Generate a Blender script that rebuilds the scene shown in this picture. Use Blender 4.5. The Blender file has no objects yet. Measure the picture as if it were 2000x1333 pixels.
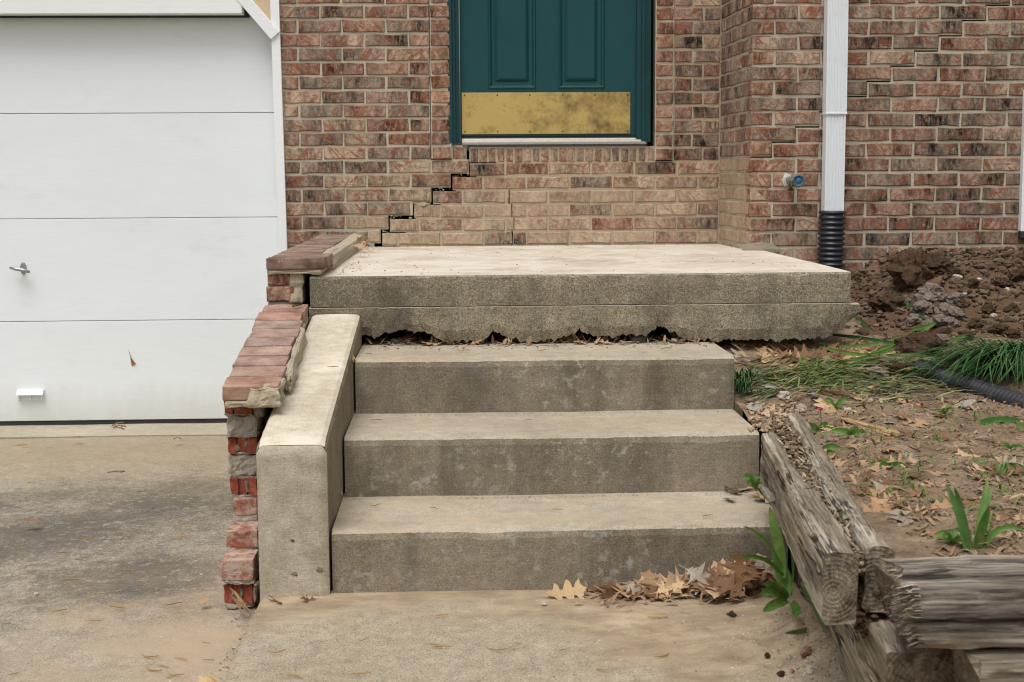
import bpy, bmesh, math, random
from mathutils import Vector, Matrix, noise as mnoise
random.seed(7)
S = bpy.context.scene
COL = S.collection
EYE = 1.15                      # camera height above the datum; everything below is built relative to the eye and lifted at the end
# ------------------------------------------------------------------ camera
FPX = 2778.0                    # 50 mm lens on a 2000 px wide picture
YAW, PITCH, ROLL = math.radians(2.3), math.radians(6.65), math.radians(.35)
RC = Matrix.Rotation(-YAW, 3, 'Z') @ Matrix.Rotation(math.pi/2-PITCH, 3, 'X') @ Matrix.Rotation(-ROLL, 3, 'Z')
cd = bpy.data.cameras.new('camera'); cam = bpy.data.objects.new('camera', cd); COL.objects.link(cam)
cam.rotation_euler = RC.to_euler(); cam.location = (0, 0, EYE)
cd.sensor_width = 36; cd.lens = 50.0; cd.clip_start = .05; cd.clip_end = 800
cd.dof.use_dof = True; cd.dof.focus_distance = 4.9; cd.dof.aperture_fstop = 9.0
S.camera = cam
# ------------------------------------------------------------------ sky, sun, exposure
W = bpy.data.worlds.new('World'); S.world = W; W.use_nodes = True
wt = W.node_tree; wt.nodes.clear()
sky = wt.nodes.new('ShaderNodeTexSky'); sky.sky_type = 'NISHITA'; sky.sun_disc = False
SUN_EL, SUN_ROT = math.radians(66), math.radians(200)
sky.sun_elevation = SUN_EL; sky.sun_rotation = SUN_ROT; sky.air_density = 1.6; sky.dust_density = 6; sky.ozone_density = 1
hs = wt.nodes.new('ShaderNodeHueSaturation'); hs.inputs['Saturation'].default_value = .16
bg = wt.nodes.new('ShaderNodeBackground'); bg.inputs['Strength'].default_value = .135
wo = wt.nodes.new('ShaderNodeOutputWorld')
wt.links.new(sky.outputs[0], hs.inputs['Color']); wt.links.new(hs.outputs[0], bg.inputs[0]); wt.links.new(bg.outputs[0], wo.inputs[0])
sl = bpy.data.lights.new('sun', 'SUN'); sl.energy = 1.45; sl.angle = math.radians(36); sl.color = (1, .97, .92)
so = bpy.data.objects.new('sun', sl); COL.objects.link(so)
sd = Vector((math.sin(SUN_ROT)*math.cos(SUN_EL), math.cos(SUN_ROT)*math.cos(SUN_EL), math.sin(SUN_EL)))
so.rotation_euler = sd.to_track_quat('Z', 'Y').to_euler(); so.location = (0, 0, 12)
vs = S.view_settings; vs.view_transform = 'Standard'; vs.look = 'None'; vs.gamma = 1; vs.exposure = .08; vs.use_curve_mapping = False
S.cycles.filter_width = 1.15; S.cycles.max_bounces = 6; S.cycles.diffuse_bounces = 4

# ------------------------------------------------------------------ helpers
def ray(px, py): return RC @ Vector(((px-1000)/FPX, -(py-666.5)/FPX, -1))
def at(px, py, Y): d = ray(px, py); return d*(Y/d.y)          # where that sight line meets the upright plane y = Y
def atz(px, py, z): d = ray(px, py); return d*(z/d.z)         # where it meets the level z
def R(a, b): return random.uniform(a, b)
def fbm(x, y, z, o=4): return mnoise.fractal(Vector((x, y, z)), 1.0, 2.0, o)
def lerp(a, b, t): return a+(b-a)*t
def sst(a, b, x):
    t = min(1, max(0, (x-a)/(b-a))); return t*t*(3-2*t)
def poly(pts, x):
    if x <= pts[0][0]: return pts[0][1]
    for (a, b), (c, d) in zip(pts, pts[1:]):
        if x <= c: return b+(d-b)*(x-a)/(c-a)
    return pts[-1][1]
def link(name, me, parent=None, loc=None, rot=None):
    o = bpy.data.objects.new(name, me); COL.objects.link(o)
    if parent: o.parent = parent
    if loc is not None: o.location = loc
    if rot is not None: o.rotation_euler = rot
    return o
def mesh(name, V, F, mats, fm=None, smooth=False):
    me = bpy.data.meshes.new(name); me.from_pydata([tuple(v) for v in V], [], F); me.update()
    for m in (mats if isinstance(mats, (list, tuple)) else [mats]): me.materials.append(m)
    if fm: me.polygons.foreach_set('material_index', fm)
    if smooth: me.polygons.foreach_set('use_smooth', [True]*len(F))
    return me
def bmesh_out(name, bm, mats, smooth=False):
    bmesh.ops.recalc_face_normals(bm, faces=bm.faces)
    me = bpy.data.meshes.new(name); bm.to_mesh(me); bm.free()
    for m in (mats if isinstance(mats, (list, tuple)) else [mats]): me.materials.append(m)
    if smooth: me.polygons.foreach_set('use_smooth', [True]*len(me.polygons))
    return me
def thing(name, label, cat, group=None, me=None, loc=(0, 0, 0), rot=None):
    o = link(name, me, None, loc, rot); o['label'] = label; o['category'] = cat; o['kind'] = 'thing'
    if group: o['group'] = group
    return o
def struct(name, me, kind='structure'):
    o = link(name, me); o['kind'] = kind; return o
def part(name, me, parent, loc=None, rot=None, label=None):
    o = link(name, me, parent, loc, rot)
    if label: o['label'] = label
    return o
def add_box(bm, x0, x1, y0, y1, z0, z1, mi=0):
    v = [bm.verts.new(p) for p in ((x0,y0,z0),(x1,y0,z0),(x1,y1,z0),(x0,y1,z0),(x0,y0,z1),(x1,y0,z1),(x1,y1,z1),(x0,y1,z1))]
    for f in ((0,3,2,1),(4,5,6,7),(0,1,5,4),(1,2,6,5),(2,3,7,6),(3,0,4,7)):
        bm.faces.new([v[i] for i in f]).material_index = mi
    return v
def boxm(name, x0, x1, y0, y1, z0, z1, m, bev=.003):
    bm = bmesh.new(); add_box(bm, x0, x1, y0, y1, z0, z1)
    if bev: bmesh.ops.bevel(bm, geom=bm.edges[:], offset=bev, segments=2, affect='EDGES', profile=.6)
    return bmesh_out(name, bm, m)
def hexa(name, P, m, bev=.006, cuts=4, amp=.003, sc=12, seed=0, smooth=False):
    # eight corners (bottom ring, then top ring), worn edges and an uneven surface
    bm = bmesh.new(); v = [bm.verts.new(p) for p in P]
    for f in ((0,3,2,1),(4,5,6,7),(0,1,5,4),(1,2,6,5),(2,3,7,6),(3,0,4,7)): bm.faces.new([v[i] for i in f])
    bmesh.ops.recalc_face_normals(bm, faces=bm.faces)
    if cuts: bmesh.ops.subdivide_edges(bm, edges=bm.edges[:], cuts=cuts, use_grid_fill=True)
    if bev:
        es = [e for e in bm.edges if len(e.link_faces) == 2 and e.calc_face_angle(0) > .4]
        bmesh.ops.bevel(bm, geom=es, offset=bev, segments=2, affect='EDGES', profile=.6)
    bm.normal_update()
    if amp:
        mv = [(w, w.normal*(fbm(w.co.x*sc+seed, w.co.y*sc, w.co.z*sc)*amp)) for w in bm.verts]
        for w, d in mv: w.co += d
    return bmesh_out(name, bm, m, smooth)
def loft(name, rings, mats, cap=True, mf=None, closed=True, smooth=False):
    n = len(rings[0]); V = [p for r in rings for p in r]; F = []; fm = []
    for i in range(len(rings)-1):
        for j in range(n if closed else n-1):
            k = (j+1) % n
            F.append((i*n+j, i*n+k, (i+1)*n+k, (i+1)*n+j)); fm.append(mf[j] if mf else 0)
    if cap and closed:
        c = mf[-1] if mf and len(mf) > n else 0
        F.append(tuple(range(n))[::-1]); fm.append(c); F.append(tuple((len(rings)-1)*n+j for j in range(n))); fm.append(c)
    me = mesh(name, V, F, mats, fm)
    bm = bmesh.new(); bm.from_mesh(me); bmesh.ops.recalc_face_normals(bm, faces=bm.faces); bm.to_mesh(me); bm.free()
    if smooth: me.polygons.foreach_set('use_smooth', [len(p.vertices) == 4 for p in me.polygons])
    return me
def tube(name, pts, rad, m, n=8, cap=True):
    rings = []
    for i, p in enumerate(pts):
        d = (Vector(pts[min(i+1, len(pts)-1)])-Vector(pts[max(i-1, 0)])).normalized()
        a = d.cross(Vector((0, 0, 1)) if abs(d.z) < .9 else Vector((0, 1, 0))).normalized(); b = d.cross(a)
        r = rad(i) if callable(rad) else rad
        rings.append([Vector(p)+(a*math.cos(t*2*math.pi/n)+b*math.sin(t*2*math.pi/n))*r for t in range(n)])
    return loft(name, rings, m, cap, smooth=True)
def rock(name, seed, m, sub=2, amp=.25, flat=.7):
    bm = bmesh.new(); bmesh.ops.create_icosphere(bm, subdivisions=sub, radius=.5)
    for v in bm.verts:
        c = v.co.copy(); k = 1+amp*1.4*fbm(c.x*1.8+seed*7.3, c.y*1.8, c.z*1.8, 3)+amp*.55*fbm(c.x*6+seed, c.y*6, c.z*6, 3)
        v.co = Vector((c.x*k, c.y*k, c.z*k*flat))
    return bmesh_out(name, bm, m)

def scatter(name, n, gen, m, sub=0, amp=.3):
    # many small lumps in one mesh
    bm = bmesh.new(); bmesh.ops.create_icosphere(bm, subdivisions=1, radius=.5); base = [v.co.copy() for v in bm.verts]; bf = [tuple(v.index for v in f.verts) for f in bm.faces]; bm.free()
    V, F = [], []
    for _ in range(n):
        g = gen()
        if not g: continue
        p, s = g; rot = Matrix.Rotation(R(0, 6.3), 3, 'Z') @ Matrix.Rotation(R(-.5, .5), 3, 'X'); sc_ = Vector((s*R(.7, 1.3), s*R(.6, 1.1), s*R(.45, .85)))
        off = len(V)
        for v in base:
            k = 1+R(-amp, amp); V.append(Vector(p)+rot @ Vector((v.x*sc_.x*k, v.y*sc_.y*k, v.z*sc_.z*k)))
        F += [tuple(i+off for i in f) for f in bf]
    return mesh(name, V, F, m)

# ------------------------------------------------------------------ node helper
class M:
    def __init__(s, name):
        s.m = bpy.data.materials.new(name); s.m.use_nodes = True; s.t = s.m.node_tree; s.t.nodes.clear()
        s.o = s.t.nodes.new('ShaderNodeOutputMaterial'); s.b = s.t.nodes.new('ShaderNodeBsdfPrincipled')
        s.t.links.new(s.b.outputs[0], s.o.inputs[0]); s.tc = s.t.nodes.new('ShaderNodeTexCoord')
    def n(s, ty, **k):
        n = s.t.nodes.new('ShaderNode'+ty)
        for a, v in k.items(): setattr(n, a, v)
        return n
    def put(s, sock, v):
        if hasattr(v, 'is_output') or isinstance(v, bpy.types.NodeSocket): s.t.links.new(v, sock)
        elif isinstance(v, (tuple, list)) and sock.type == 'RGBA' and len(v) == 3: sock.default_value = (*v, 1)
        else: sock.default_value = v
    def co(s, sc=(1, 1, 1), off=None, src=None):
        mp = s.n('Mapping'); s.put(mp.inputs[0], src or s.tc.outputs['Object']); mp.inputs['Scale'].default_value = sc
        if off is not None: s.put(mp.inputs['Location'], off)
        return mp.outputs[0]
    def noise(s, sc, v=None, det=5, ro=.6, dist=0):
        n = s.n('TexNoise'); s.put(n.inputs['Vector'], v or s.tc.outputs['Object']); n.inputs['Scale'].default_value = sc
        n.inputs['Detail'].default_value = det; n.inputs['Roughness'].default_value = ro; n.inputs['Distortion'].default_value = dist
        return n.outputs[0]
    def vor(s, sc, v=None, f='F1', out='Distance', rnd=1):
        n = s.n('TexVoronoi', feature=f); s.put(n.inputs['Vector'], v or s.tc.outputs['Object']); n.inputs['Scale'].default_value = sc
        n.inputs['Randomness'].default_value = rnd
        return n.outputs[out]
    def ramp(s, f, st, interp='LINEAR'):
        r = s.n('ValToRGB'); s.put(r.inputs[0], f); e = r.color_ramp; e.interpolation = interp
        while len(e.elements) < len(st): e.elements.new(.5)
        for el, (p, c) in zip(e.elements, st):
            el.position = p; el.color = (*c, 1) if isinstance(c, (tuple, list)) else (c, c, c, 1)
        return r.outputs[0]
    def mix(s, f, a, b, mode='MIX'):
        x = s.n('Mix', data_type='RGBA', blend_type=mode); s.put(x.inputs[0], f); s.put(x.inputs[6], a); s.put(x.inputs[7], b)
        return x.outputs[2]
    def ma(s, op, a, b=0.5, c=None, clamp=False):
        x = s.n('Math', operation=op, use_clamp=clamp); s.put(x.inputs[0], a); s.put(x.inputs[1], b)
        if c is not None: s.put(x.inputs[2], c)
        return x.outputs[0]
    def near(s, p, r, stretch=(1, 1, 1)):
        # 1 at the point p falling to 0 at distance r: for a stain that sits somewhere on the thing
        v = s.n('VectorMath', operation='SUBTRACT'); s.put(v.inputs[0], s.tc.outputs['Object']); v.inputs[1].default_value = p
        w = s.n('VectorMath', operation='MULTIPLY'); s.t.links.new(v.outputs[0], w.inputs[0]); w.inputs[1].default_value = stretch
        l = s.n('VectorMath', operation='LENGTH'); s.t.links.new(w.outputs[0], l.inputs[0])
        return s.ma('SUBTRACT', 1.0, s.ma('DIVIDE', l.outputs['Value'], r), clamp=True)
    def end(s, col, rough=.85, bumps=(), spec=.3, metal=0):
        s.put(s.b.inputs['Base Color'], col); s.put(s.b.inputs['Roughness'], rough)
        s.b.inputs['Specular IOR Level'].default_value = spec; s.put(s.b.inputs['Metallic'], metal)
        prev = None
        for h, st, d in bumps:
            b = s.n('Bump'); s.put(b.inputs['Height'], h); b.inputs['Strength'].default_value = st; b.inputs['Distance'].default_value = d
            if prev: s.t.links.new(prev, b.inputs['Normal'])
            prev = b.outputs[0]
        if prev: s.t.links.new(prev, s.b.inputs['Normal'])
        return s.m
def simple(name, col, rough=.6, var=.15, sc=20, metal=0, bs=.1, spec=.4):
    k = M(name); n = k.noise(sc)
    c = k.mix(n, tuple(x*(1-var) for x in col), tuple(min(1, x*(1+var)) for x in col))
    return k.end(c, rough, [(k.noise(sc*6), bs, .002)], spec, metal)

# ------------------------------------------------------------------ materials
def brick_mat(name):
    k = M(name); oi = k.n('ObjectInfo')
    rv = k.ma('MULTIPLY', oi.outputs['Random'], 60)
    cx = k.n('CombineXYZ'); k.put(cx.inputs[0], rv); k.put(cx.inputs[1], k.ma('MULTIPLY', oi.outputs['Random'], 37)); k.put(cx.inputs[2], k.ma('MULTIPLY', oi.outputs['Random'], 91))
    base = oi.outputs['Color']
    def c(sc): return k.co(sc, cx.outputs[0])
    patch = k.noise(8.5, c((1.25, 1, .45)), 4, .6)                    # flashing across the face
    streak = k.noise(1, c((75, 50, 26)), 6, .72)                    # wire-cut bark
    mott = k.noise(55, c((1, 1, 1.2)), 5, .72)
    fine = k.noise(300, c((1, 1, 1)), 4, .7)
    col = k.mix(k.ramp(patch, [(.38, 0), (.50, .42), (.62, 1)]), k.mix(1, base, (.30, .28, .28), 'MULTIPLY'), k.mix(.52, base, (.55, .43, .325)))
    col = k.mix(k.ramp(streak, [(.46, 0), (.64, .7)]), col, k.mix(.5, base, (.58, .46, .35)))
    col = k.mix(1, col, k.ramp(mott, [(.30, .52), (.68, 1.3)]), 'MULTIPLY')
    sx = k.n('SeparateXYZ'); k.put(sx.inputs[0], k.tc.outputs['Object'])
    ed = k.ma('ADD', k.ma('MULTIPLY', k.ma('ABSOLUTE', sx.outputs[2]), 36), k.ma('MULTIPLY', k.ma('SUBTRACT', mott, .5), 1.5))
    col = k.mix(k.ramp(ed, [(.80, 0), (1.0, .62)]), col, k.mix(.5, base, (.24, .07, .036)))   # red body at worn arrises
    def score(ang, sc):                                             # slanting scores that open the red body
        mp = k.n('Mapping'); k.put(mp.inputs[0], k.tc.outputs['Object']); k.put(mp.inputs['Location'], cx.outputs[0]); mp.inputs['Rotation'].default_value = (0, ang, 0)
        m2 = k.co((sc, 1, sc*.16), None, mp.outputs[0]); v = k.noise(1, m2, 2, .5, .25)
        return k.ramp(k.ma('ABSOLUTE', k.ma('SUBTRACT', v, .5)), [(0, 1), (.022, .9), (.048, 0)])
    pick = k.ma('GREATER_THAN', k.ma('FRACT', k.ma('MULTIPLY', oi.outputs['Random'], 17.3)), .5)
    dl_ = k.n('Mix', data_type='FLOAT'); k.put(dl_.inputs[0], pick); k.put(dl_.inputs[2], score(.75, 34)); k.put(dl_.inputs[3], score(-.6, 28))
    cn = k.noise(9, c((1, 1, 2.2)), 2, .5, .6)
    line = k.ramp(k.ma('ABSOLUTE', k.ma('SUBTRACT', cn, .5)), [(0, 1), (.012, .9), (.026, 0)])
    ln = k.ma('MAXIMUM', line, dl_.outputs[0])
    brk = k.ramp(k.noise(17, c((1, 1, 1))), [(.44, 0), (.56, 1)])
    col = k.mix(k.ma('MULTIPLY', k.ma('MULTIPLY', ln, brk), .8), col, (.215, .062, .030))
    pale = k.noise(14, c((1, 1, 2.6)), 2, .5, .8)
    pl = k.ramp(k.ma('ABSOLUTE', k.ma('SUBTRACT', pale, .53)), [(0, .7), (.012, 0)])
    col = k.mix(k.ma('MULTIPLY', pl, brk), col, (.46, .36, .28))
    wash = k.ramp(k.ma('ADD', k.ma('MULTIPLY', k.ma('ADD', k.ma('MULTIPLY', k.noise(16, c((1.2, 1, 1.4)), 6, .75), .7), k.ma('MULTIPLY', streak, .4)), .9), k.ma('SUBTRACT', oi.outputs['Alpha'], .95)), [(.06, 0), (.42, 1)])
    col = k.mix(k.ma('MULTIPLY', wash, .84), col, k.mix(mott, (.33, .245, .165), (.56, .44, .31)))
    col = k.mix(k.ramp(fine, [(.66, 0), (.74, .5)]), col, (.52, .44, .35))
    col = k.mix(k.ramp(fine, [(.26, .7), (.38, 0)]), col, (.04, .028, .022))
    return k.end(col, .9, [(streak, .4, .004), (mott, .45, .005), (ln, -.35, .003), (fine, .35, .0015)], .2)
BRICK = brick_mat('flashed_brick')
def mortar_mat(name, a, b, lift=0):
    k = M(name); n = k.noise(6, det=6); f = k.noise(220, det=4, ro=.75); v = k.vor(350, out='Color')
    col = k.mix(n, a, b); col = k.mix(k.ramp(f, [(.3, .55), (.5, 0)]), col, tuple(x*.45 for x in a))
    col = k.mix(k.ramp(v, [(.75, 0), (.9, .6)]), col, (.62, .55, .44))
    return k.end(col, .95, [(k.noise(45, det=8, ro=.75), .8, .009), (f, .8, .003)], .15)
MORTAR = mortar_mat('mortar', (.41, .375, .285), (.60, .56, .44))
ROUGHM = mortar_mat('rough_mortar', (.38, .32, .22), (.55, .48, .36))
GREYM = mortar_mat('grey_mortar', (.31, .275, .22), (.50, .455, .385))
DARK = simple('void_shade', (.016, .014, .012), .95)  # near-black colour stands in for shade inside wall cracks and under the porch
def core_red():
    k = M('broken_red_clay'); n = k.noise(24, k.co((1, 1, .6)), 5, .7); f = k.noise(260)
    col = k.ramp(n, [(.28, (.12, .028, .017)), (.5, (.27, .065, .036)), (.72, (.38, .15, .10))])
    col = k.mix(k.ramp(f, [(.62, 0), (.72, .5)]), col, (.55, .42, .34))
    return k.end(col, .95, [(n, .5, .006), (f, .5, .002)], .15)
CORE = core_red()
def smeared():
    k = M('mortar_smeared_brick'); n = k.noise(26, det=7, ro=.72, dist=.6); f = k.noise(240)
    col = k.mix(k.noise(40, det=5), (.20, .055, .033), (.33, .125, .08)); col = k.mix(k.ramp(n, [(.40, 0), (.56, .8)]), col, k.mix(f, (.36, .27, .21), (.60, .51, .42)))
    col = k.mix(k.ramp(f, [(.28, .7), (.40, 0)]), col, (.09, .045, .03))
    return k.end(col, .95, [(n, .6, .005), (f, .5, .002)], .15)
SMEAR = smeared()
def paver():
    k = M('cap_brick_clay'); oi = k.n('ObjectInfo')
    cx = k.n('CombineXYZ'); k.put(cx.inputs[0], k.ma('MULTIPLY', oi.outputs['Random'], 40)); k.put(cx.inputs[1], k.ma('MULTIPLY', oi.outputs['Random'], 71))
    c = k.co((1, 1, 1), cx.outputs[0]); n = k.noise(14, c, 6, .65); f = k.noise(280, c, 4, .7)
    col = k.mix(k.ramp(n, [(.35, 0), (.65, 1)]), k.mix(1, oi.outputs['Color'], (.62, .58, .56), 'MULTIPLY'), k.mix(.3, oi.outputs['Color'], (.55, .42, .34)))
    col = k.mix(k.ramp(f, [(.30, .7), (.42, 0)]), col, (.07, .045, .04)); col = k.mix(k.ramp(k.noise(60, c), [(.64, 0), (.72, .7)]), col, (.56, .48, .40))
    return k.end(col, .85, [(f, .5, .002), (n, .4, .005)], .25)
PAVER = paver()
def concrete(name, a, b, agg=.5, pit=.4, stain=None, pale=None, bs=.6, mid=(.74, 1.18), extra=None, spec=.2, aggsc=420, palesc=30):
    k = M(name); big = k.noise(2.2, det=7, ro=.62); md = k.noise(19, det=7, ro=.7); fn = k.ma('ADD', k.ma('MULTIPLY', k.noise(210, det=5, ro=.75), .6), k.ma('MULTIPLY', k.noise(1, k.co((22, 22, 240)), 4, .7), .4))
    col = k.mix(k.ramp(big, [(.34, 0), (.66, 1)]), a, b)
    col = k.mix(1, col, k.ramp(md, [(.28, mid[0]), (.72, mid[1])]), 'MULTIPLY')
    vc = k.vor(aggsc, out='Color'); sv = k.n('SeparateColor'); k.put(sv.inputs[0], vc)
    col = k.mix(k.ma('MULTIPLY', k.ramp(sv.outputs[0], [(.70, 0), (.78, 1)]), agg), col, (.47, .40, .30))
    col = k.mix(k.ma('MULTIPLY', k.ramp(sv.outputs[1], [(.76, 0), (.84, 1)]), agg), col, (.055, .048, .042))
    col = k.mix(k.ma('MULTIPLY', k.ramp(sv.outputs[2], [(.93, 0), (.96, 1)]), agg*.8), col, (.33, .17, .09))
    col = k.mix(1, col, k.ramp(fn, [(.25, .62), (.6, 1.12)]), 'MULTIPLY')
    pw = k.ramp(k.ma('ADD', k.vor(58), k.ma('MULTIPLY', k.noise(9), .35)), [(.20, 1), (.255, 0)])
    col = k.mix(k.ma('MULTIPLY', pw, pit), col, (.035, .03, .025))
    if stain:                                                       # run-down streaks of grime
        st = k.noise(1, k.co((9, 9, 1.6)), 6, .65)
        col = k.mix(k.ma('MULTIPLY', k.ramp(st, [(.46, 0), (.70, 1)]), stain), col, (.075, .067, .055))
    if pale:                                                        # dried lime and lichen spots
        pn = k.noise(palesc, det=6, ro=.7, dist=.3); gate = k.ramp(k.noise(3.5), [(.42, 0), (.58, 1)])
        col = k.mix(k.ma('MULTIPLY', k.ma('MULTIPLY', k.ramp(pn, [(.54, 0), (.66, .85)]), gate), pale), col, (.36, .355, .31))
    if extra: col = extra(k, col)
    return k.end(col, .9, [(md, .35*bs, .012), (fn, bs, .0025), (pw, -.6*bs, .004)], spec)
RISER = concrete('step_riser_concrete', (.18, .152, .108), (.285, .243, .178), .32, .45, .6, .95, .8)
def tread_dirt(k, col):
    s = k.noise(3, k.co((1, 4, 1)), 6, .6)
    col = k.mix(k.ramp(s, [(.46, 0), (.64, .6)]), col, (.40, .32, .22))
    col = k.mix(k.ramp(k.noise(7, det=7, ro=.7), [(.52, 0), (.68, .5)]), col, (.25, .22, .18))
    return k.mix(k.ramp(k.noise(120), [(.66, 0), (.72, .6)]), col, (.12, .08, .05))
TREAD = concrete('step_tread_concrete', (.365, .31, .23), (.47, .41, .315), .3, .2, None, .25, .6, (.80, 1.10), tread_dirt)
def slab_stain(k, col):
    st = k.noise(1, k.co((3.4, 3.4, 2.6)), 8, .68)
    col = k.mix(k.ramp(st, [(.46, 0), (.68, .75)]), col, (.07, .064, .05))
    return k.mix(k.ma('MULTIPLY', k.ramp(k.noise(70, det=3), [(.62, 0), (.70, 1)]), .35), col, (.46, .44, .38))
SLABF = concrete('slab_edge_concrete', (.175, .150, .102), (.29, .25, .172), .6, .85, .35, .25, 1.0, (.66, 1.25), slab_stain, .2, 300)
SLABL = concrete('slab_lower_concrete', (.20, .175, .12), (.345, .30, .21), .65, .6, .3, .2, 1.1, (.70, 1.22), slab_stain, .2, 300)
def deck_marks(k, col):
    s = k.noise(3.2, k.co((1, .8, 1)), 9, .74, 1.5)
    col = k.mix(k.ramp(s, [(.40, 0), (.58, .9)]), col, (.61, .56, .48))
    sp = k.n('SeparateXYZ'); k.put(sp.inputs[0], k.tc.outputs['Object'])
    col = k.mix(k.ramp(k.ma('ADD', k.ma('MULTIPLY', sp.outputs[1], .5), k.ma('MULTIPLY', s, .5)), [(3.46, 0), (3.62, .85)]) if False else k.ramp(k.noise(6, k.co((1, 2, 1)), 8, .75, .8), [(.60, 0), (.66, .85)]), col, (.40, .285, .185))
    return k.mix(k.ramp(k.noise(48, det=3), [(.70, 0), (.74, .9)]), col, (.22, .12, .07))
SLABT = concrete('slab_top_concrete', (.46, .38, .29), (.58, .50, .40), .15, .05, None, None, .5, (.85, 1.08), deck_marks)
def cheek_marks(k, col):
    s = k.noise(5, det=6, ro=.65)
    col = k.mix(k.ramp(s, [(.46, 0), (.60, .85)]), col, (.64, .585, .475))
    return k.mix(k.ramp(k.noise(90, det=3), [(.68, 0), (.74, .7)]), col, (.16, .12, .08))
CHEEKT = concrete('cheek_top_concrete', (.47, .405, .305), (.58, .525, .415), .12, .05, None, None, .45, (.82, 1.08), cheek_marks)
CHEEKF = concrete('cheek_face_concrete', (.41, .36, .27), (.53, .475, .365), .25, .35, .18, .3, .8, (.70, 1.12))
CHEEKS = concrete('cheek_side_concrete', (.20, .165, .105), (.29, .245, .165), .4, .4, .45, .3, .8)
def drive_marks(k, col):
    fn = k.noise(150, det=4, ro=.75); b = k.noise(3, det=7, ro=.68)
    c1 = atz(60, 1030, -1.14); c2 = atz(330, 960, -1.14); c3 = atz(250, 1120, -1.14)
    m = k.ma('MAXIMUM', k.ma('MAXIMUM', k.near(tuple(c1), 1.0, (.8, .8, 1)), k.near(tuple(c2), .7, (.8, .8, 1))), k.near(tuple(c3), .5, (.8, .8, 1)))
    f = k.ma('ADD', k.ma('MULTIPLY', b, 1.25), k.ma('SUBTRACT', k.ma('MULTIPLY', m, .85), .60))
    f = k.ma('ADD', f, k.ma('ADD', k.ma('MULTIPLY', k.ma('SUBTRACT', fn, .5), 1.7), k.ma('MULTIPLY', k.ma('SUBTRACT', k.noise(28, k.co((1, .7, 1)), 6, .75), .5), 1.1)))
    col = k.mix(k.ramp(f, [(.24, 0), (.76, .78)]), col, (.072, .064, .052))
    col = k.mix(k.ramp(k.noise(34, k.co((1, .8, 1)), 6, .75), [(.55, 0), (.66, .55)]), col, (.43, .39, .33))
    w = atz(30, 1240, -1.14); e = atz(400, 1250, -1.14)
    col = k.mix(k.ma('MULTIPLY', k.near(tuple(e), .9), k.ramp(k.noise(4, det=5), [(.35, 0), (.65, 1)])), col, (.40, .30, .20))
    p = atz(290, 860, -1.15)
    col = k.mix(k.ma('MULTIPLY', k.near(tuple(p), 1.5, (.45, 1.2, 1)), .55), col, (.30, .225, .13))
    return k.mix(k.ramp(k.noise(70, det=2), [(.735, 0), (.76, .9)]), col, (.66, .62, .55))
DRIVE = concrete('driveway_concrete', (.29, .25, .19), (.42, .37, .29), .7, .35, None, .5, 1.0, (.62, 1.2), drive_marks)
def walk_marks(k, col):
    n = k.noise(4.5, k.co((1, 1.6, 1)), 6, .62, .5)
    sx = k.n('SeparateXYZ'); k.put(sx.inputs[0], k.tc.outputs['Object'])
    wob = k.ma('MULTIPLY', k.ma('SUBTRACT', k.noise(2.6, det=6, ro=.65), .5), .8)
    xx, yy = k.ma('ADD', sx.outputs[0], wob), k.ma('ADD', k.ma('MULTIPLY', sx.outputs[1], .25), k.ma('MULTIPLY', wob, .22))
    right = k.ma('MULTIPLY', k.ramp(xx, [(.08, 0), (.50, 1)]), k.ramp(yy, [(.70, .1), (.80, 1)])); back = k.ramp(yy, [(.845, 0), (.905, 1)])
    f = k.ma('ADD', k.ma('MULTIPLY', k.ma('MAXIMUM', right, back), .62), k.ma('SUBTRACT', n, .46))
    col = k.mix(k.ramp(f, [(.12, 0), (.50, .9)]), col, k.ramp(k.noise(5.5, k.co((1, 1.8, 1)), 8, .72), [(.30, (.19, .135, .088)), (.48, (.30, .225, .145)), (.66, (.45, .355, .24))]))
    return k.mix(k.ramp(k.noise(110, det=2), [(.73, 0), (.76, .8)]), col, (.62, .56, .48))
WALK = concrete('walk_concrete', (.34, .285, .20), (.43, .37, .275), .55, .15, None, .3, .8, (.70, 1.14), walk_marks)
def paint(name, a, b, grain=0, rough=.45, dirt=0):
    k = M(name); n = k.noise(1.5, det=5); col = k.mix(n, a, b); bumps = []
    if grain:
        g = k.noise(1, k.co((7, 1, 210)), 4, .6, .5); bumps = [(g, grain, .0025)]
        col = k.mix(1, col, k.ramp(g, [(.3, .975), (.6, 1.01)]), 'MULTIPLY')
    if dirt: col = k.mix(k.ma('MULTIPLY', k.ramp(k.noise(5, k.co((1, 1, 2)), 6, .7), [(.58, 0), (.75, 1)]), dirt), col, (.35, .32, .26))
    if name.startswith('white_garage'):                             # rain splash along the foot of the door
        sx = k.n('SeparateXYZ'); k.put(sx.inputs[0], k.tc.outputs['Object'])
        low_ = k.ramp(k.ma('ADD', k.ma('ADD', sx.outputs[2], 1.18), k.ma('MULTIPLY', k.noise(9, k.co((1, 1, .5)), 7, .75), .22)), [(.10, .5), (.30, 0)])
        col = k.mix(low_, col, (.47, .42, .34))
        bumps.append((k.noise(1.6, k.co((1, 1, 1.4)), 3), .35, .02))
    bumps.append((k.noise(90), .05, .002))
    return k.end(col, rough, bumps, .35)
WHITED = paint('white_garage_paint', (.735, .78, .805), (.785, .82, .84), .16, .5, .12)
WHITET = paint('white_trim_paint', (.74, .77, .79), (.82, .84, .85), .25, .5, .15)
DOWN = paint('white_gutter_paint', (.66, .70, .74), (.74, .77, .80), 0, .4, .25)
TAN = paint('tan_siding_paint', (.50, .38, .24), (.56, .44, .29), .2, .6)
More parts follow.
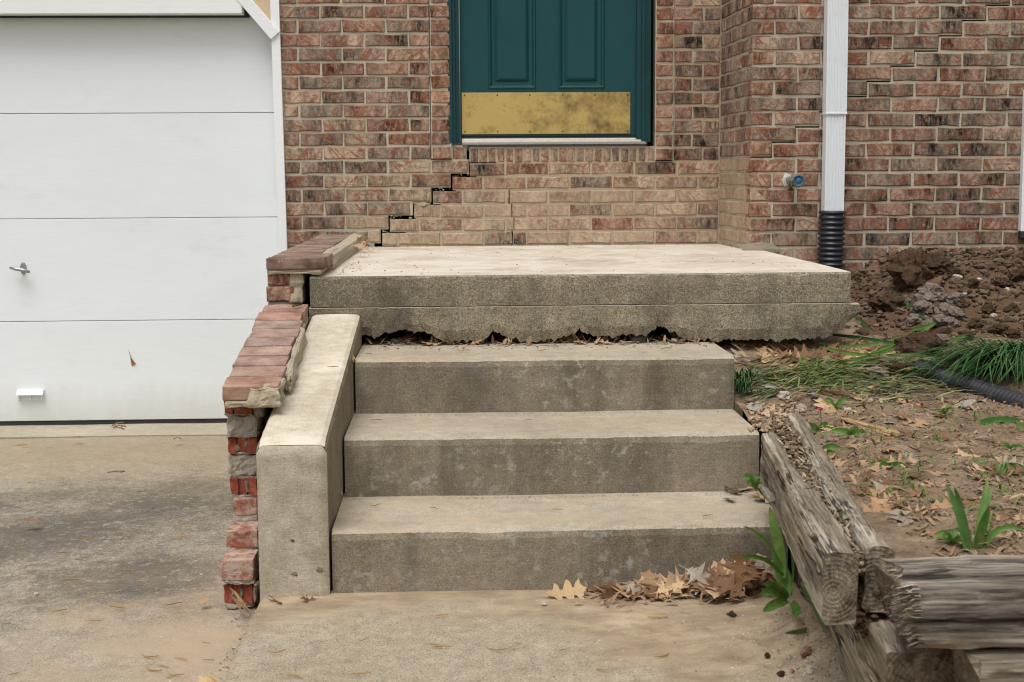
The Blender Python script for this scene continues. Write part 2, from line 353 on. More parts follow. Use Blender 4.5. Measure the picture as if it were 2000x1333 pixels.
def teal(name, a, b, gr):
    k = M(name); n = k.noise(5, det=6); g = k.noise(1, k.co((90, 90, 6)), 3, .6)
    col = k.mix(n, a, b); col = k.mix(k.ramp(k.noise(13, det=6, ro=.7), [(.60, 0), (.72, .35)]), col, (.03, .07, .075))
    return k.end(col, k.ramp(n, [(.3, .42), (.7, .58)]), [(g, gr, .0015), (k.noise(30), .12, .003)], .28)
TEAL = teal('teal_door_paint', (.005, .046, .052), (.008, .062, .067), .22)
TEALF = teal('teal_frame_paint', (.005, .034, .040), (.007, .046, .052), .6)
def brass():
    k = M('worn_brass'); n = k.noise(6, det=7, ro=.7); s = k.noise(11, k.co((1.1, 1, 1)), 8, .74)
    sx = k.n('SeparateXYZ'); k.put(sx.inputs[0], k.tc.outputs['Object'])
    r = k.ramp(k.ma('ADD', sx.outputs[0], 0), [(.30, 0), (.80, 1)])
    f = k.ma('ADD', s, k.ma('MULTIPLY', r, .16))
    col = k.mix(n, (.50, .35, .11), (.62, .46, .18))
    tar = k.ramp(f, [(.50, 0), (.78, .9)])
    col = k.mix(tar, col, (.13, .095, .035)); col = k.mix(k.ramp(k.noise(70, det=3), [(.66, 0), (.73, .7)]), col, (.09, .07, .03))
    return k.end(col, k.ramp(tar, [(0, .42), (1, .7)]), [(k.noise(160), .08, .001)], .5, .55)
BRASS = brass()
STEEL = simple('dull_steel', (.36, .36, .35), .38, .25, 60, .85)
ALU = simple('aluminium_sill', (.34, .315, .28), .5, .35, 60, .3)
SCREW = simple('dark_screw', (.10, .075, .03), .5, .3, 90, .6)
RUST = simple('rust', (.28, .10, .035), .9, .4, 90)
BLACKP = simple('black_corrugated_plastic', (.018, .021, .028), .38, .3, 30, 0, .2, .5)
def dusty_pipe():
    k = M('dusty_black_plastic'); n = k.noise(30, det=5)
    return k.end(k.mix(k.ramp(n, [(.56, 0), (.72, .55)]), (.016, .017, .022), (.16, .12, .08)), .6, [(n, .2, .002)], .4)
DUSTYP = dusty_pipe()
RUBBER = simple('black_rubber', (.03, .03, .03), .8, .5, 15)
BLUE = simple('faded_blue_paint', (.035, .11, .17), .5, .3, 60)
CAULK = simple('white_caulk', (.46, .44, .40), .7, .2, 60)
GLASS = simple('dark_window_glass', (.03, .035, .04), .08, .1, 3, 0, 0, .6)
def wood(name, a, b, dk, wet=0):
    k = M(name); g = k.noise(1, k.co((2.2, 34, 34)), 6, .7, .5); g2 = k.noise(1, k.co((6, 120, 120)), 4, .7, .2); p = k.noise(6, k.co((.7, 1.4, 1.4)), 6, .7)
    band = k.noise(1, k.co((.7, 12, 12)), 5, .65, .4)
    col = k.ramp(g, [(.30, dk), (.45, a), (.62, b)]); col = k.mix(k.ramp(band, [(.36, .85), (.52, 0)]), col, tuple(x*1.1 for x in dk)); col = k.mix(k.ramp(g2, [(.30, .8), (.46, 0)]), col, tuple(x*.6 for x in dk))
    col = k.mix(k.ramp(p, [(.54, 0), (.70, .7)]), col, tuple(x*.6 for x in a)); col = k.mix(k.ramp(k.noise(13, k.co((.5, 1, 1)), 5), [(.60, 0), (.74, .55)]), col, (.31, .185, .088))
    cn = k.noise(1, k.co((.8, 17, 17)), 4, .6, .35)
    crack = k.ramp(k.ma('ABSOLUTE', k.ma('SUBTRACT', cn, .5)), [(0, 1), (.014, .8), (.03, 0)])
    gate = k.ramp(k.noise(5, k.co((.6, 1, 1))), [(.46, 0), (.56, 1)])
    crack = k.ma('MULTIPLY', crack, gate)
    col = k.mix(k.ma('MULTIPLY', crack, .95), col, (.014, .011, .008))
    c2 = k.noise(1, k.co((1.3, 48, 48)), 3, .55, .2); crack2 = k.ramp(k.ma('ABSOLUTE', k.ma('SUBTRACT', c2, .5)), [(0, .9), (.02, .5), (.04, 0)])
    col = k.mix(k.ma('MULTIPLY', crack2, k.ramp(p, [(.40, .2), (.55, .85)])), col, tuple(x*.45 for x in dk))
    return k.end(col, .95, [(g, .8, .010), (g2, .5, .004), (crack, -1, .012), (crack2, -.5, .004)], .12)
WOODA = wood('weathered_timber', (.27, .225, .165), (.47, .415, .335), (.10, .079, .056))
WOODB = wood('dark_weathered_timber', (.165, .142, .113), (.40, .355, .295), (.038, .031, .025))
def endgrain(name, a, b):
    k = M(name); w = k.n('TexWave', wave_type='RINGS', rings_direction='X'); k.put(w.inputs[0], k.co((1, 1, 1), (0, .012, .075)))
    w.inputs['Scale'].default_value = 38; w.inputs['Distortion'].default_value = 2; w.inputs['Detail'].default_value = 3
    n = k.noise(34, det=6, ro=.7); sx = k.n('SeparateXYZ'); k.put(sx.inputs[0], k.tc.outputs['Object'])
    an = k.ma('ARCTAN2', k.ma('ADD', sx.outputs[2], .075), k.ma('ADD', sx.outputs[1], .012)); cb = k.n('CombineXYZ'); k.put(cb.inputs[0], an); k.put(cb.inputs[1], k.ma('MULTIPLY', n, 1.2))
    v = k.noise(3.2, cb.outputs[0], 3, .6); cr = k.ramp(k.ma('ABSOLUTE', k.ma('SUBTRACT', v, .5)), [(0, 1), (.022, .9), (.05, 0)])
    col = k.mix(k.ma('ADD', k.ma('MULTIPLY', w.outputs[0], .22), k.ma('MULTIPLY', n, .4)), a, b); col = k.mix(k.ramp(n, [(.35, .8), (.6, 0)]), col, tuple(x*.45 for x in a)); col = k.mix(k.ma('MULTIPLY', cr, k.ramp(n, [(.35, .9), (.6, .25)])), col, (.025, .018, .012))
    return k.end(col, .95, [(n, .9, .012), (cr, -.9, .008), (w.outputs[0], .3, .004)], .1)
ENDG = endgrain('timber_end_grain', (.22, .18, .13), (.36, .30, .23))
ENDD = endgrain('dark_timber_end_grain', (.15, .115, .08), (.30, .24, .175))
FRESHW = wood('fresh_split_wood', (.48, .33, .17), (.62, .46, .28), (.26, .16, .08))
def soil(name, a, b, c, bs=1.0, sc=1):
    k = M(name); n = k.noise(9*sc, det=8, ro=.7); f = k.noise(130, det=6, ro=.75); v = k.vor(75*sc, out='Distance')
    col = k.ramp(n, [(.3, a), (.5, b), (.7, c)]); col = k.mix(k.ramp(f, [(.30, .75), (.5, 0)]), col, tuple(x*.4 for x in a))
    col = k.mix(k.ramp(f, [(.64, 0), (.72, .6)]), col, tuple(min(1, x*1.5) for x in c))
    return k.end(col, .98, [(n, .5*bs, .03), (v, -.5*bs, .008), (f, .9*bs, .005)], .1)
BED = soil('dry_tan_soil', (.13, .088, .055), (.245, .178, .118), (.37, .28, .195))
MOUND = soil('dug_brown_soil', (.06, .036, .021), (.125, .077, .046), (.20, .132, .083))
CLOD = soil('dark_soil_clod', (.058, .035, .021), (.12, .075, .046), (.20, .134, .086), 1.2, 2)
CLAY = soil('grey_clay', (.18, .135, .11), (.29, .23, .195), (.40, .34, .29), 1.0, 2)
EARTH = soil('lawn_earth', (.10, .09, .05), (.14, .12, .06), (.18, .15, .08), .5)
STONE = soil('pale_stone', (.36, .31, .25), (.47, .42, .35), (.58, .53, .46), .4, 2)
STONEG = soil('grey_stone', (.22, .195, .165), (.32, .29, .25), (.42, .38, .33), .4, 2)
STONER = soil('red_stone', (.20, .10, .07), (.30, .17, .13), (.38, .26, .21), .4, 2)
def leafm(name, cols, veins=True, island=False, trans=.0, rough=.6):
    k = M(name)
    if island: f = k.n('NewGeometry').outputs['Random Per Island']
    else: f = k.n('ObjectInfo').outputs['Random']
    n = len(cols); col = k.ramp(f, [(i/(n-1) if n > 1 else 0, c) for i, c in enumerate(cols)])
    nn = k.noise(45, det=4); col = k.mix(1, col, k.ramp(nn, [(.3, .74), (.7, 1.18)]), 'MULTIPLY')
    if veins:
        bf = k.n('NewGeometry').outputs['Backfacing']; col = k.mix(k.ma('MULTIPLY', bf, .35), col, (.45, .34, .24))
    if trans > .15: col = k.mix(k.ramp(k.noise(22, det=5), [(.56, 0), (.72, .55)]), col, (.30, .25, .09))
    m = k.end(col, rough, [(nn, .3, .003)], .25)
    if trans:
        tr = k.n('BsdfTranslucent'); k.put(tr.inputs[0], col); mx = k.n('MixShader'); mx.inputs[0].default_value = trans
        k.t.links.new(k.b.outputs[0], mx.inputs[1]); k.t.links.new(tr.outputs[0], mx.inputs[2]); k.t.links.new(mx.outputs[0], k.o.inputs[0])
    return m
OAK = leafm('tan_oak_leaf', [(.36, .215, .11), (.44, .29, .165), (.40, .255, .15)], True, False, .1)
OAKD = leafm('dark_oak_leaf', [(.13, .068, .035), (.20, .105, .052), (.25, .14, .07)], True, False, .1)
OAKP = leafm('pale_oak_leaf', [(.44, .30, .16), (.54, .385, .21), (.50, .35, .20)], True, False, .1)
OAKG = leafm('grey_oak_leaf', [(.27, .215, .165), (.36, .30, .24)], True, False, .1)
GRASS = leafm('grass_blade', [(.04, .09, .03), (.09, .16, .05), (.42, .34, .19), (.045, .10, .035), (.18, .25, .09), (.07, .13, .045), (.27, .33, .14), (.36, .27, .14), (.12, .20, .08)], False, True, .1, .45)
GRASSY = leafm('yellow_green_blade', [(.16, .24, .055), (.10, .18, .05), (.22, .30, .08)], False, True, .2, .45)
CLUMP = leafm('dark_grass_blade', [(.022, .075, .022), (.035, .10, .03), (.05, .13, .035)], False, True, .2, .42)
STRAP = leafm('strap_leaf_green', [(.075, .17, .035), (.13, .23, .05), (.09, .19, .05)], False, False, .25, .38)
WEED = leafm('weed_leaf_green', [(.08, .19, .035), (.13, .25, .05), (.06, .15, .035)], False, True, .25, .5)
PINK = simple('pink_flower', (.55, .12, .16), .6, .2, 60)
CATK = leafm('dry_catkin', [(.30, .18, .06), (.42, .27, .09), (.24, .14, .06)], False, False, 0, .8)
TWIG = leafm('dead_twig', [(.16, .10, .06), (.24, .16, .10), (.30, .23, .16)], False, True, 0, .9)
LITTER = leafm('leaf_litter', [(.13, .075, .04), (.24, .15, .085), (.34, .23, .14), (.20, .12, .07), (.40, .30, .20)], False, True, .05, .8)
CRUMB = leafm('soil_crumb', [(.10, .07, .045), (.20, .145, .10), (.30, .225, .155), (.15, .105, .07)], False, True, 0, .98)
CRUMBD = leafm('dark_soil_crumb', [(.045, .029, .019), (.09, .06, .038), (.14, .095, .06), (.065, .042, .027), (.20, .15, .11)], False, True, 0, .98)
GRIT = leafm('pale_grit', [(.34, .28, .21), (.46, .40, .33), (.28, .20, .14), (.55, .50, .44), (.24, .13, .09), (.30, .26, .22)], False, True, 0, .95)

# ------------------------------------------------------------------ bricks
_bm = {}
def brick_mesh(w, h, d, m=BRICK):
    key = (round(w, 3), round(h, 3), round(d, 3), m.name)
    L = _bm.setdefault(key, [])
    if len(L) < 9:
        r = random.Random(hash(key[:3]) % 9999+len(L)*17)
        j = lambda a: r.uniform(-a, a)
        bx = [-.5, -.17, .17, .5]; B = []
        for t in bx: B.append((t*w+j(.0025), -h/2+j(.0026)))
        for t in bx[::-1]: B.append((t*w+j(.0025), h/2+j(.0026)))
        c = .0035
        V = []
        for x, z in B:                                              # worn arris: front face set in a little from the outline
            V.append((x-math.copysign(c+j(.0012), x) if abs(x) > w*.4 else x, j(.0012)-.0006, z-math.copysign(c+j(.0012), z)))
        V += [(x, c, z) for x, z in B]; V += [(x, d, z) for x, z in B]
        F = [(0, 1, 6, 7), (1, 2, 5, 6), (2, 3, 4, 5)]
        for a in (0, 8):
            for i in range(8):
                k = (i+1) % 8; F.append((a+k, a+i, a+8+i, a+8+k))
        F.append((16, 17, 18, 19, 20, 21, 22, 23))
        L.append(mesh('brick', V, F, m)); return L[-1]
    return random.choice(L)
TONE = {'R': (.250, .092, .049), 'r': (.310, .138, .078), 'D': (.062, .045, .036), 'B': (.140, .080, .051), 'L': (.42, .285, .195), 'G': (.185, .148, .122),
        'T': (.44, .325, .215), 'O': (.335, .138, .056), 'K': (.042, .033, .028)}
def put_brick(par, x, y, z, w, h, tone, wash=.1, d=.085, rz=0, m=BRICK, tilt=0):
    if w < .012: return
    o = link('brick', brick_mesh(w, h, d, m), par, (x+R(-.0015, .0015), y+R(-.0018, .0014), z+R(-.0014, .0014)), (R(-.006, .006), R(-.010, .010)+tilt, rz+R(-.005, .005)))
    c = TONE[tone] if isinstance(tone, str) else tone; f = R(.76, 1.2)
    if par.name == 'bay_wall' and rz == 0:                          # browner, darker flashed batch on the bay
        if tone in ('R', 'r', 'B') and random.random() < .2: c = TONE['D']
        f *= .84
    o.color = (c[0]*f*R(.96, 1.04), c[1]*f, c[2]*f*R(.95, 1.05), max(0, min(1, wash+R(-.08, .08))))
    return o
def strips_mesh(name, rects, y0, y1, m):
    bm = bmesh.new()
    for x0, x1, z0, z1 in rects: add_box(bm, x0, x1, y0, y1, z0, z1)
    return bmesh_out(name, bm, m)
BY = 6.85                                                           # entry wall face
PH, BH, JT = .066, .0548, .0056
zl = lambda k: .796-PH*(k-1)                                        # top of course k, left part
zr = lambda k: zl(k)-.0135                                           # the right part has dropped
entry = thing('entry_wall', 'brick wall round the green door, split by a wide stair-step crack below the sill', 'wall')
MR = BY+.0042                                                        # mortar face, recessed
left_rows = ['BRBR', 'GDBR', 'RDRD', 'RLDR', 'RDGL', 'RRrR', 'RDDB', 'LDLR', 'LGRD', 'GLRB', 'BKBr', 'TLGD', 'BGGT', 'GTTB', 'BGLT', 'TGG', 'RGT', 'RTT']
XL, XJ, P = -.805, -.106, .2065
crack = {11: at(912, 300, BY).x, 12: at(916, 330, BY).x, 13: at(881, 355, BY).x, 14: at(843, 382, BY).x, 15: at(807, 408, BY).x, 16: at(759, 440, BY).x, 17: at(744, 470, BY).x}
rects = []
for k in range(-4, 19):
    z = zl(k)-BH/2; xr = crack.get(k, XJ) if k > 11 else XJ
    if k == 18: xr = crack[17]-.03
    rects.append((XL-.012, xr-.002, z-PH/2, z+PH/2))
    row = left_rows[k] if 0 <= k < 18 else ''.join(random.choice('RDBLRG') for _ in range(4))
    edges = []
    x = XJ-.005 if k <= 11 else None
    if k <= 11:
        if k % 2: edges = [(x-.09, x)]; x -= .1
        while x > XL: edges.append((max(XL-.03, x-P+.0095), x)); x -= P
    else:
        x = {12: XJ-.005, 13: XJ-.1035, 14: XJ-.005, 15: XJ-.1035, 16: XJ-.005-P, 17: XJ-.1035-P, 18: XJ-.3}[k]
        ex = crack.get(k, crack[17]-.03)-.004
        if k != 18:
            if ex-x > .01: edges = [(x+.0095, ex)]
            else: x = ex
        while x > XL: edges.append((max(XL-.03, x-P+.0095), x)); x -= P
    edges.sort()
    for i, (a, b) in enumerate(edges):
        w_ = .1 if k < 11 else (.22 if k == 11 else .42 if k < 17 else .5)
        t = row[min(i, len(row)-1)]
        if k > 15 and i > 1: w_ = .8
        put_brick(entry, (a+b)/2, BY, z, b-a, BH, t, w_)
part('mortar', strips_mesh('mortar', rects, MR, BY+.075, MORTAR), entry)
# jamb columns of headers, a little proud
for s, tones in ((0, 'LrrRrrOOrRBr'), (1, 'RRrOrrrBrrRr')):
    x0, x1 = (XJ+.006, XJ+.094) if s == 0 else (at(1281, 200, BY).x, at(1313, 200, BY).x)
    rects = []
    for k in range(-4, 12):
        z = (zl(k) if s == 0 else zr(k))-BH/2
        rects.append((x0-.004, x1+.004, z-PH/2 if k < 11 else z-BH/2, z+PH/2))
        put_brick(entry, (x0+x1)/2, BY-.014, z, x1-x0, BH, tones[max(0, k)], .06)
    part('mortar', strips_mesh('mortar', rects, MR-.013, BY+.07, MORTAR), entry)
# right of the door, up to the inner corner
XC = 1.279
xr0 = at(1316, 200, BY).x
rects = []
rt = ['LT', 'LG', 'RG', 'DL', 'rG', 'DR', 'RD', 'KL', 'RK', 'BL', 'DD', 'DG']
for k in range(-4, 12):
    z = zr(k)-BH/2; rects.append((xr0-.004, XC+.05, z-PH/2, z+PH/2))
    m_ = xr0+.004+(.131 if k % 2 else .082); t = rt[k] if k >= 0 else random.choice(rt)
    put_brick(entry, (xr0+.004+m_)/2, BY, z, m_-xr0-.004, BH, t[0], .15+.02*max(0, k)); put_brick(entry, (m_+.009+XC-.004)/2, BY, z, XC-.013-m_, BH, t[1], .22+.02*max(0, k))
# rowlock under the sill and the washed courses below it
xs0, xs1 = at(916, 300, BY).x+.004, at(1281, 300, BY).x-.004
z = zr(11)-BH/2; rects.append((xs0-.002, xs1+.004, z-PH/2, z+PH/2+.006))
n = 21; w = (xs1-xs0)/n
for i in range(n): put_brick(entry, xs0+(i+.5)*w, BY, z, w-.009, .063, random.choice('LLGLTrLG'), R(.25, .55))
x0 = XJ+.1; put_brick(entry, (x0+.006+crack[11]-.003)/2, BY, zl(11)-BH/2+.002, crack[11]-.009-x0, .06, 'L', .45)
part('mortar', strips_mesh('mortar', [(x0, crack[11]-.002, zl(11)-BH-JT, zl(11)+.006)], MR, BY+.075, MORTAR), entry)
low = {12: 'LBTLrDTL', 13: 'TTTGLOrB', 14: 'TTTTTGBT', 15: 'BTTGLrTT', 16: 'GTRTTTGT', 17: 'TBTTTGTT', 18: 'TTTTTTTTT'}
xc2 = at(999, 420, BY).x
for k in range(12, 19):
    xc2 = at({14: 995, 15: 1000, 16: 1004, 17: 1001}.get(k, 999), 420, BY).x
    z = zr(k)-BH/2; xl = crack.get(k, crack[17]-.04)+R(.004, .010)
    gap = .0035 if k >= 14 else 0
    xm = xl+R(.105, .14); zt_ = z+BH/2+.0005
    if gap: rects += [(xl-.001, xm, z-PH/2, zt_), (xm+.0001, xc2-gap*R(.4, 1.5), z-PH/2, z+PH/2), (xc2+gap*.6, XC+.05, z-PH/2, z+PH/2)]
    else: rects += [(xl-.001, xm, z-PH/2, zt_), (xm+.0001, XC+.05, z-PH/2, z+PH/2)]
    x = XC-.004; i = 0
    while x > xl+.01:
        w = .095 if (i == 0 and k % 2) else P-.0095
        a = max(xl, x-w); t = low[k][i % 8]; ws = {12: .34, 13: .60, 14: .72, 15: .74, 16: .66, 17: .76, 18: .85}[k]+(-.18 if t in 'BRG' else 0)
        if k >= 14 and a < xc2-.012 and x > xc2+.012:
            put_brick(entry, (a+xc2-.002)/2, BY, z, xc2-.002-a, BH, t, ws); put_brick(entry, (xc2+.002+x)/2, BY, z, x-xc2-.002, BH, t, ws)
        else: put_brick(entry, (a+x)/2, BY, z, x-a, BH, t, ws)
        x = a-.0095; i += 1
part('mortar', strips_mesh('mortar', rects, MR-.001, BY+.075, mortar_mat('washed_mortar', (.40, .32, .22), (.50, .42, .31))), entry)
bm = bmesh.new()
add_box(bm, XL-.1, -.02, BY+.12, BY+.2, -1.3, 3.2); add_box(bm, .95, XC+.1, BY+.12, BY+.2, -1.3, 3.2); add_box(bm, -.02, .95, BY+.12, BY+.2, -1.3, .12); add_box(bm, -.02, .95, BY+.02, BY+.2, 2.25, 3.2)
part('backing', bmesh_out('backing', bm, DARK), entry)  # sheathing coloured near-black so the open crack looks like a shaded void
BRICKY = simple('far_brickwork', (.21, .125, .085), .9, .35, 9)
part('upper_wall', boxm('upper_wall', XL-.01, -.03, BY+.004, BY+.118, zl(-4)+.011, 3.2, BRICKY, 0), entry); part('upper_wall', boxm('upper_wall', .96, XC+.02, BY+.004, BY+.118, zl(-4)+.011, 3.2, BRICKY, 0), entry)
part('lower_wall', boxm('lower_wall', XL-.01, -.5, BY+.0042, BY+.118, -1.3, zl(18)-PH-.003, MORTAR, 0), entry)
for k in range(19, 32):
    x = XL-.006
    w = .095 if k % 2 else P-.0095
    put_brick(entry, x+w/2, BY, zl(k)-BH/2, w, BH, random.choice('RBrDL'), .3)
def g_crack():
    k = random.choice([12, 13, 14, 15, 16]); x0_, x1_ = crack[k+1], crack[k]
    return Vector((R(x0_, x1_), BY+R(.0, .03), zl(k)-BH-R(.004, .020))), R(.004, .013)
CRACKGEN = g_crack
# mud nest and crumbs left in the crack, a drip hole and paint splashes are small pieces of their own
part('broken_mortar', rock('broken_mortar', 3, ROUGHM, 2, .5, .6), entry, at(822, 398, BY+.02), (0, 0, 0)).scale = (.09, .05, .05)

part('crack_crumbs', scatter('crack_crumbs', 60, CRACKGEN, ROUGHM), entry)['kind'] = 'stuff'
# ------------------------------------------------------------------ bay wall (proud, right) with its return
QY = 6.24
bay = thing('bay_wall', 'projecting brick wall behind the white downspout, with a thin stepped crack rising to the right', 'wall')
XB = 1.303
zb = lambda k: .722-.0652*k
BP, BPH = .2075, .0652
bay_rows = ['LLLLDRL', 'OGLLGLGL', 'LBBBRDD', 'OLRLDGGR', 'BLRBRBB', 'ODDDRLDD', 'DRRRDDD', 'OLRLRBDR', 'BRRRDLR', 'OrLRDDGR', 'RBBLrLD', 'ORDDRBDR',
            'RRBRRDL', 'OBRRDDrL', 'RLRRRRR', 'TRRBGBR', 'TrRTrRL', 'RRRRRDB', 'RDBDRBR', 'RRBDRBR', 'BRRBRRB']
up, lo = [], []
for k in range(-4, 21):
    base = zb(k)-BH/2; row = bay_rows[k] if k >= 0 else ''.join(random.choice('RLDBGR') for _ in range(8))
    cx = XB+.1-.005+(9-k)*BP/2 if k <= 9 else -9
    up.append((XB+.003, max(XB+.004, cx-.0035), base-BPH/2, base+BPH/2)) if k <= 9 else None
    drop = .0068
    lo.append((max(XB+.003, cx), 3.6, base-BPH/2-drop, base+BPH/2-drop))
    x = XB; i = 0
    while x < 3.0 and i < 8:
        w = .0935 if (i == 0 and k % 2) else BP-.0095
        low_ = x+w/2 > cx
        put_brick(bay, x+w/2, QY, base-(drop if low_ else 0), w, BH, row[i % len(row)], (.06 if k < 14 else .3) if x > XB+.25 else .1 if k < 15 else .55, .09)
        x += w+.0095; i += 1
part('mortar', strips_mesh('mortar', up, QY+.0042, QY+.08, MORTAR), bay); part('mortar', strips_mesh('mortar', lo, QY+.0042, QY+.08, MORTAR), bay)
retx = lambda y: XB-.0005-(y-QY)*.039
rr = []
ret = ['GGB', 'BGGD', 'GBG', 'GGGR', 'DGG', 'BDGD', 'BGGR', 'LGBD', 'GLBO', 'GGGr', 'LGRB', 'TLTB', 'LTR', 'TTLr', 'RTT', 'TLR', 'LRT', 'TTT']
for k in range(-4, 19):
    base = zb(k)-BH/2; rr.append((QY+.03, BY+.05, base-BPH/2, base+BPH/2))
    t = ret[k] if 0 <= k < 18 else 'GBGR'; y = QY+.0; i = 0
    ws = .25 if k < 10 else .75
    y = QY if not k % 2 else QY
    seq = [.0935, .198, .198, .0935] if k % 2 == 0 else [.198, .198, .198]
    # the return shows header ends on the courses whose face starts with a stretcher
    tt = t[::-1]
    for w in seq:
        y1 = min(BY-.004, y+w)
        if i > 0 or True:
            put_brick(bay, retx((y+y1)/2), (y+y1)/2, base, y1-y-(.0 if i else .004), BH, tt[min(i, len(tt)-1)], ws, .08, -math.pi/2+.039)
        y = y1+.0065; i += 1
bm = bmesh.new()
for y0, y1, a, b in rr:
    for v in add_box(bm, XB+.0045, XB+.09, y0, y1, a, b): v.co.x -= (v.co.y-QY)*.039
part('mortar', bmesh_out('mortar', bm, MORTAR), bay)
part('backing', boxm('backing', XB+.1, 3.6, QY+.12, QY+.2, -1.3, 1.2, DARK, 0), bay)  # same shade colour behind the stepped crack
part('upper_wall', boxm('upper_wall', XB+.002, 3.6, QY+.004, QY+.2, zb(-4)+.011, 3.2, BRICKY, 0), bay)
part('foundation', hexa('foundation', [(XB, QY-.004, -1.2), (3.6, QY-.004, -1.2), (3.6, QY+.1, -1.2), (XB, QY+.1, -1.2), (XB, QY-.004, -.505), (3.6, QY-.004, -.505), (3.6, QY+.1, -.505), (XB, QY+.1, -.505)], GREYM, .004, 3, .002), bay)
# mortar skin flaking at the inner corner
for px, py, w_, h_ in ((1440, 400, .05, .10), (1418, 470, .09, .05), (1485, 487, .2, .055), (1448, 440, .04, .08)):
    Yq = QY-.002 if px > 1465 else None
    q = at(px, py, QY if Yq else 6.5)
    me = rock('mortar_patch', px, ROUGHM, 2, .35, 1)
    o = part('mortar_patch', me, bay, (q.x if Yq else XB, q.y, q.z)); o.scale = (w_, .012, h_) if Yq else (.012, w_*2.4, h_)

# ------------------------------------------------------------------ front door
door = thing('front_door', 'dark green panelled front door with a tarnished brass kick plate', 'door')
dl, dr = at(899, 200, BY+.05).x, at(1241, 200, BY+.05).x
DY = BY+.035
dzb = at(1000, 266, DY).z
tx = lambda px: at(px, 120, DY).x
def door_slab():
    # rails and stiles with two sunk panels low down and two above
    xs = [dl, tx(953), tx(1047), tx(1090), tx(1181), dr]; zp = [dzb, at(1000, 174, DY).z, dzb+.92, dzb+1.12, dzb+1.88, dzb+2.03]
    bm = bmesh.new()
    add_box(bm, xs[0], xs[1], DY, DY+.045, zp[0], zp[5]); add_box(bm, xs[4], xs[5], DY, DY+.045, zp[0], zp[5]); add_box(bm, xs[2], xs[3], DY, DY+.045, zp[1], zp[4])
    for a, b in ((0, 1), (2, 3), (4, 5)): add_box(bm, xs[1], xs[4] if a != 2 else xs[4], DY if a != 2 else DY+.0001, DY+.045, zp[a], zp[b]) if a != 2 else (add_box(bm, xs[1], xs[2], DY, DY+.045, zp[a], zp[b]), add_box(bm, xs[3], xs[4], DY, DY+.045, zp[a], zp[b]))
    return bmesh_out('slab', bm, TEAL), xs, zp
sm, xs, zp = door_slab(); part('slab', sm, door)
def panel(x0, x1, z0, z1):
    # ogee moulding stepping down into the slab, then a raised field
    steps = [(0, 0), (.006, -.006), (.012, -.004), (.018, .010), (.034, .012), (.048, .001), (.052, .0)]
    rings = [[(x0+i, DY+d, z0+i), (x1-i, DY+d, z0+i), (x1-i, DY+d, z1-i), (x0+i, DY+d, z1-i)] for i, d in steps]
    V = [p for r in rings for p in r]; F = []
    for a in range(len(rings)-1):
        for j in range(4): k = (j+1) % 4; F.append((a*4+j, a*4+k, a*4+4+k, a*4+4+j))
    b = (len(rings)-1)*4; F.append((b, b+1, b+2, b+3))
    return mesh('door_panel', V, F, TEAL)
for a in (1, 3):
    part('door_panel', panel(xs[1], xs[2], zp[a], zp[a+1]), door); part('door_panel', panel(xs[3], xs[4], zp[a], zp[a+1]), door)
kx0, kx1, kz0, kz1 = at(902, 220, DY).x, at(1231, 220, DY).x, at(1060, 262, DY).z, at(1060, 181, DY).z
kp = part('kick_plate', boxm('kick_plate', kx0, kx1, DY-.004, DY-.0005, kz0, kz1, BRASS, .001), door)
for i in range(6):
    for zz in (kz0+.012, kz1-.012):
        bm = bmesh.new(); bmesh.ops.create_uvsphere(bm, u_segments=10, v_segments=6, radius=.0042)
        bmesh.ops.scale(bm, vec=(1, .5, 1), verts=bm.verts)
        part('screw', bmesh_out('screw', bm, SCREW, True), kp, (kx0+.014+(kx1-kx0-.028)*i/5, DY-.0045, zz))
fl0, fl1, fr0, fr1 = at(875.5, 200, BY).x, at(898, 200, BY+.03).x, at(1242, 200, BY+.03).x, at(1270, 200, BY).x
fzb = at(1000, 279, BY).z
def jamb(x0, x1, inner):
    w = x1-x0
    prof = [(0, -.004), (.0, -.012), (.35, -.014), (.42, -.006), (.62, -.005), (.68, .004), (1, .006), (1, .09), (0, .09)]
    if inner < 0: prof = [(1-a, d) for a, d in prof][::-1]
    return loft('door_jamb', [[(x0+a*w, BY+d, zz) for a, d in prof] for zz in (fzb, dzb+.7, dzb+1.4, dzb+2.12)], TEALF)
part('door_jamb', jamb(fl0, fl1, 1), door); part('door_jamb', jamb(fr0, fr1, -1), door)
part('door_head', boxm('door_head', fl0, fr1, BY-.012, BY+.09, dzb+2.035, dzb+2.14, TEALF), door)
tz0, tz1 = at(1080, 283, BY).z, at(1080, 267, BY).z
th = [(BY-.012, tz0+.002), (BY-.012, tz0+.012), (BY+.0, tz0+.014), (BY+.004, tz0+.022), (BY+.02, tz0+.024), (BY+.024, tz0+.031), (BY+.09, tz0+.033), (BY+.09, tz0+.002)]
part('threshold', loft('threshold', [[(x, a, b) for a, b in th] for x in (at(903, 280, BY).x, .45, at(1262, 280, BY).x)], ALU), door)
part('weather_strip', boxm('weather_strip', dl, dr, DY+.004, DY+.03, dzb-.006, dzb, RUBBER, 0), door)

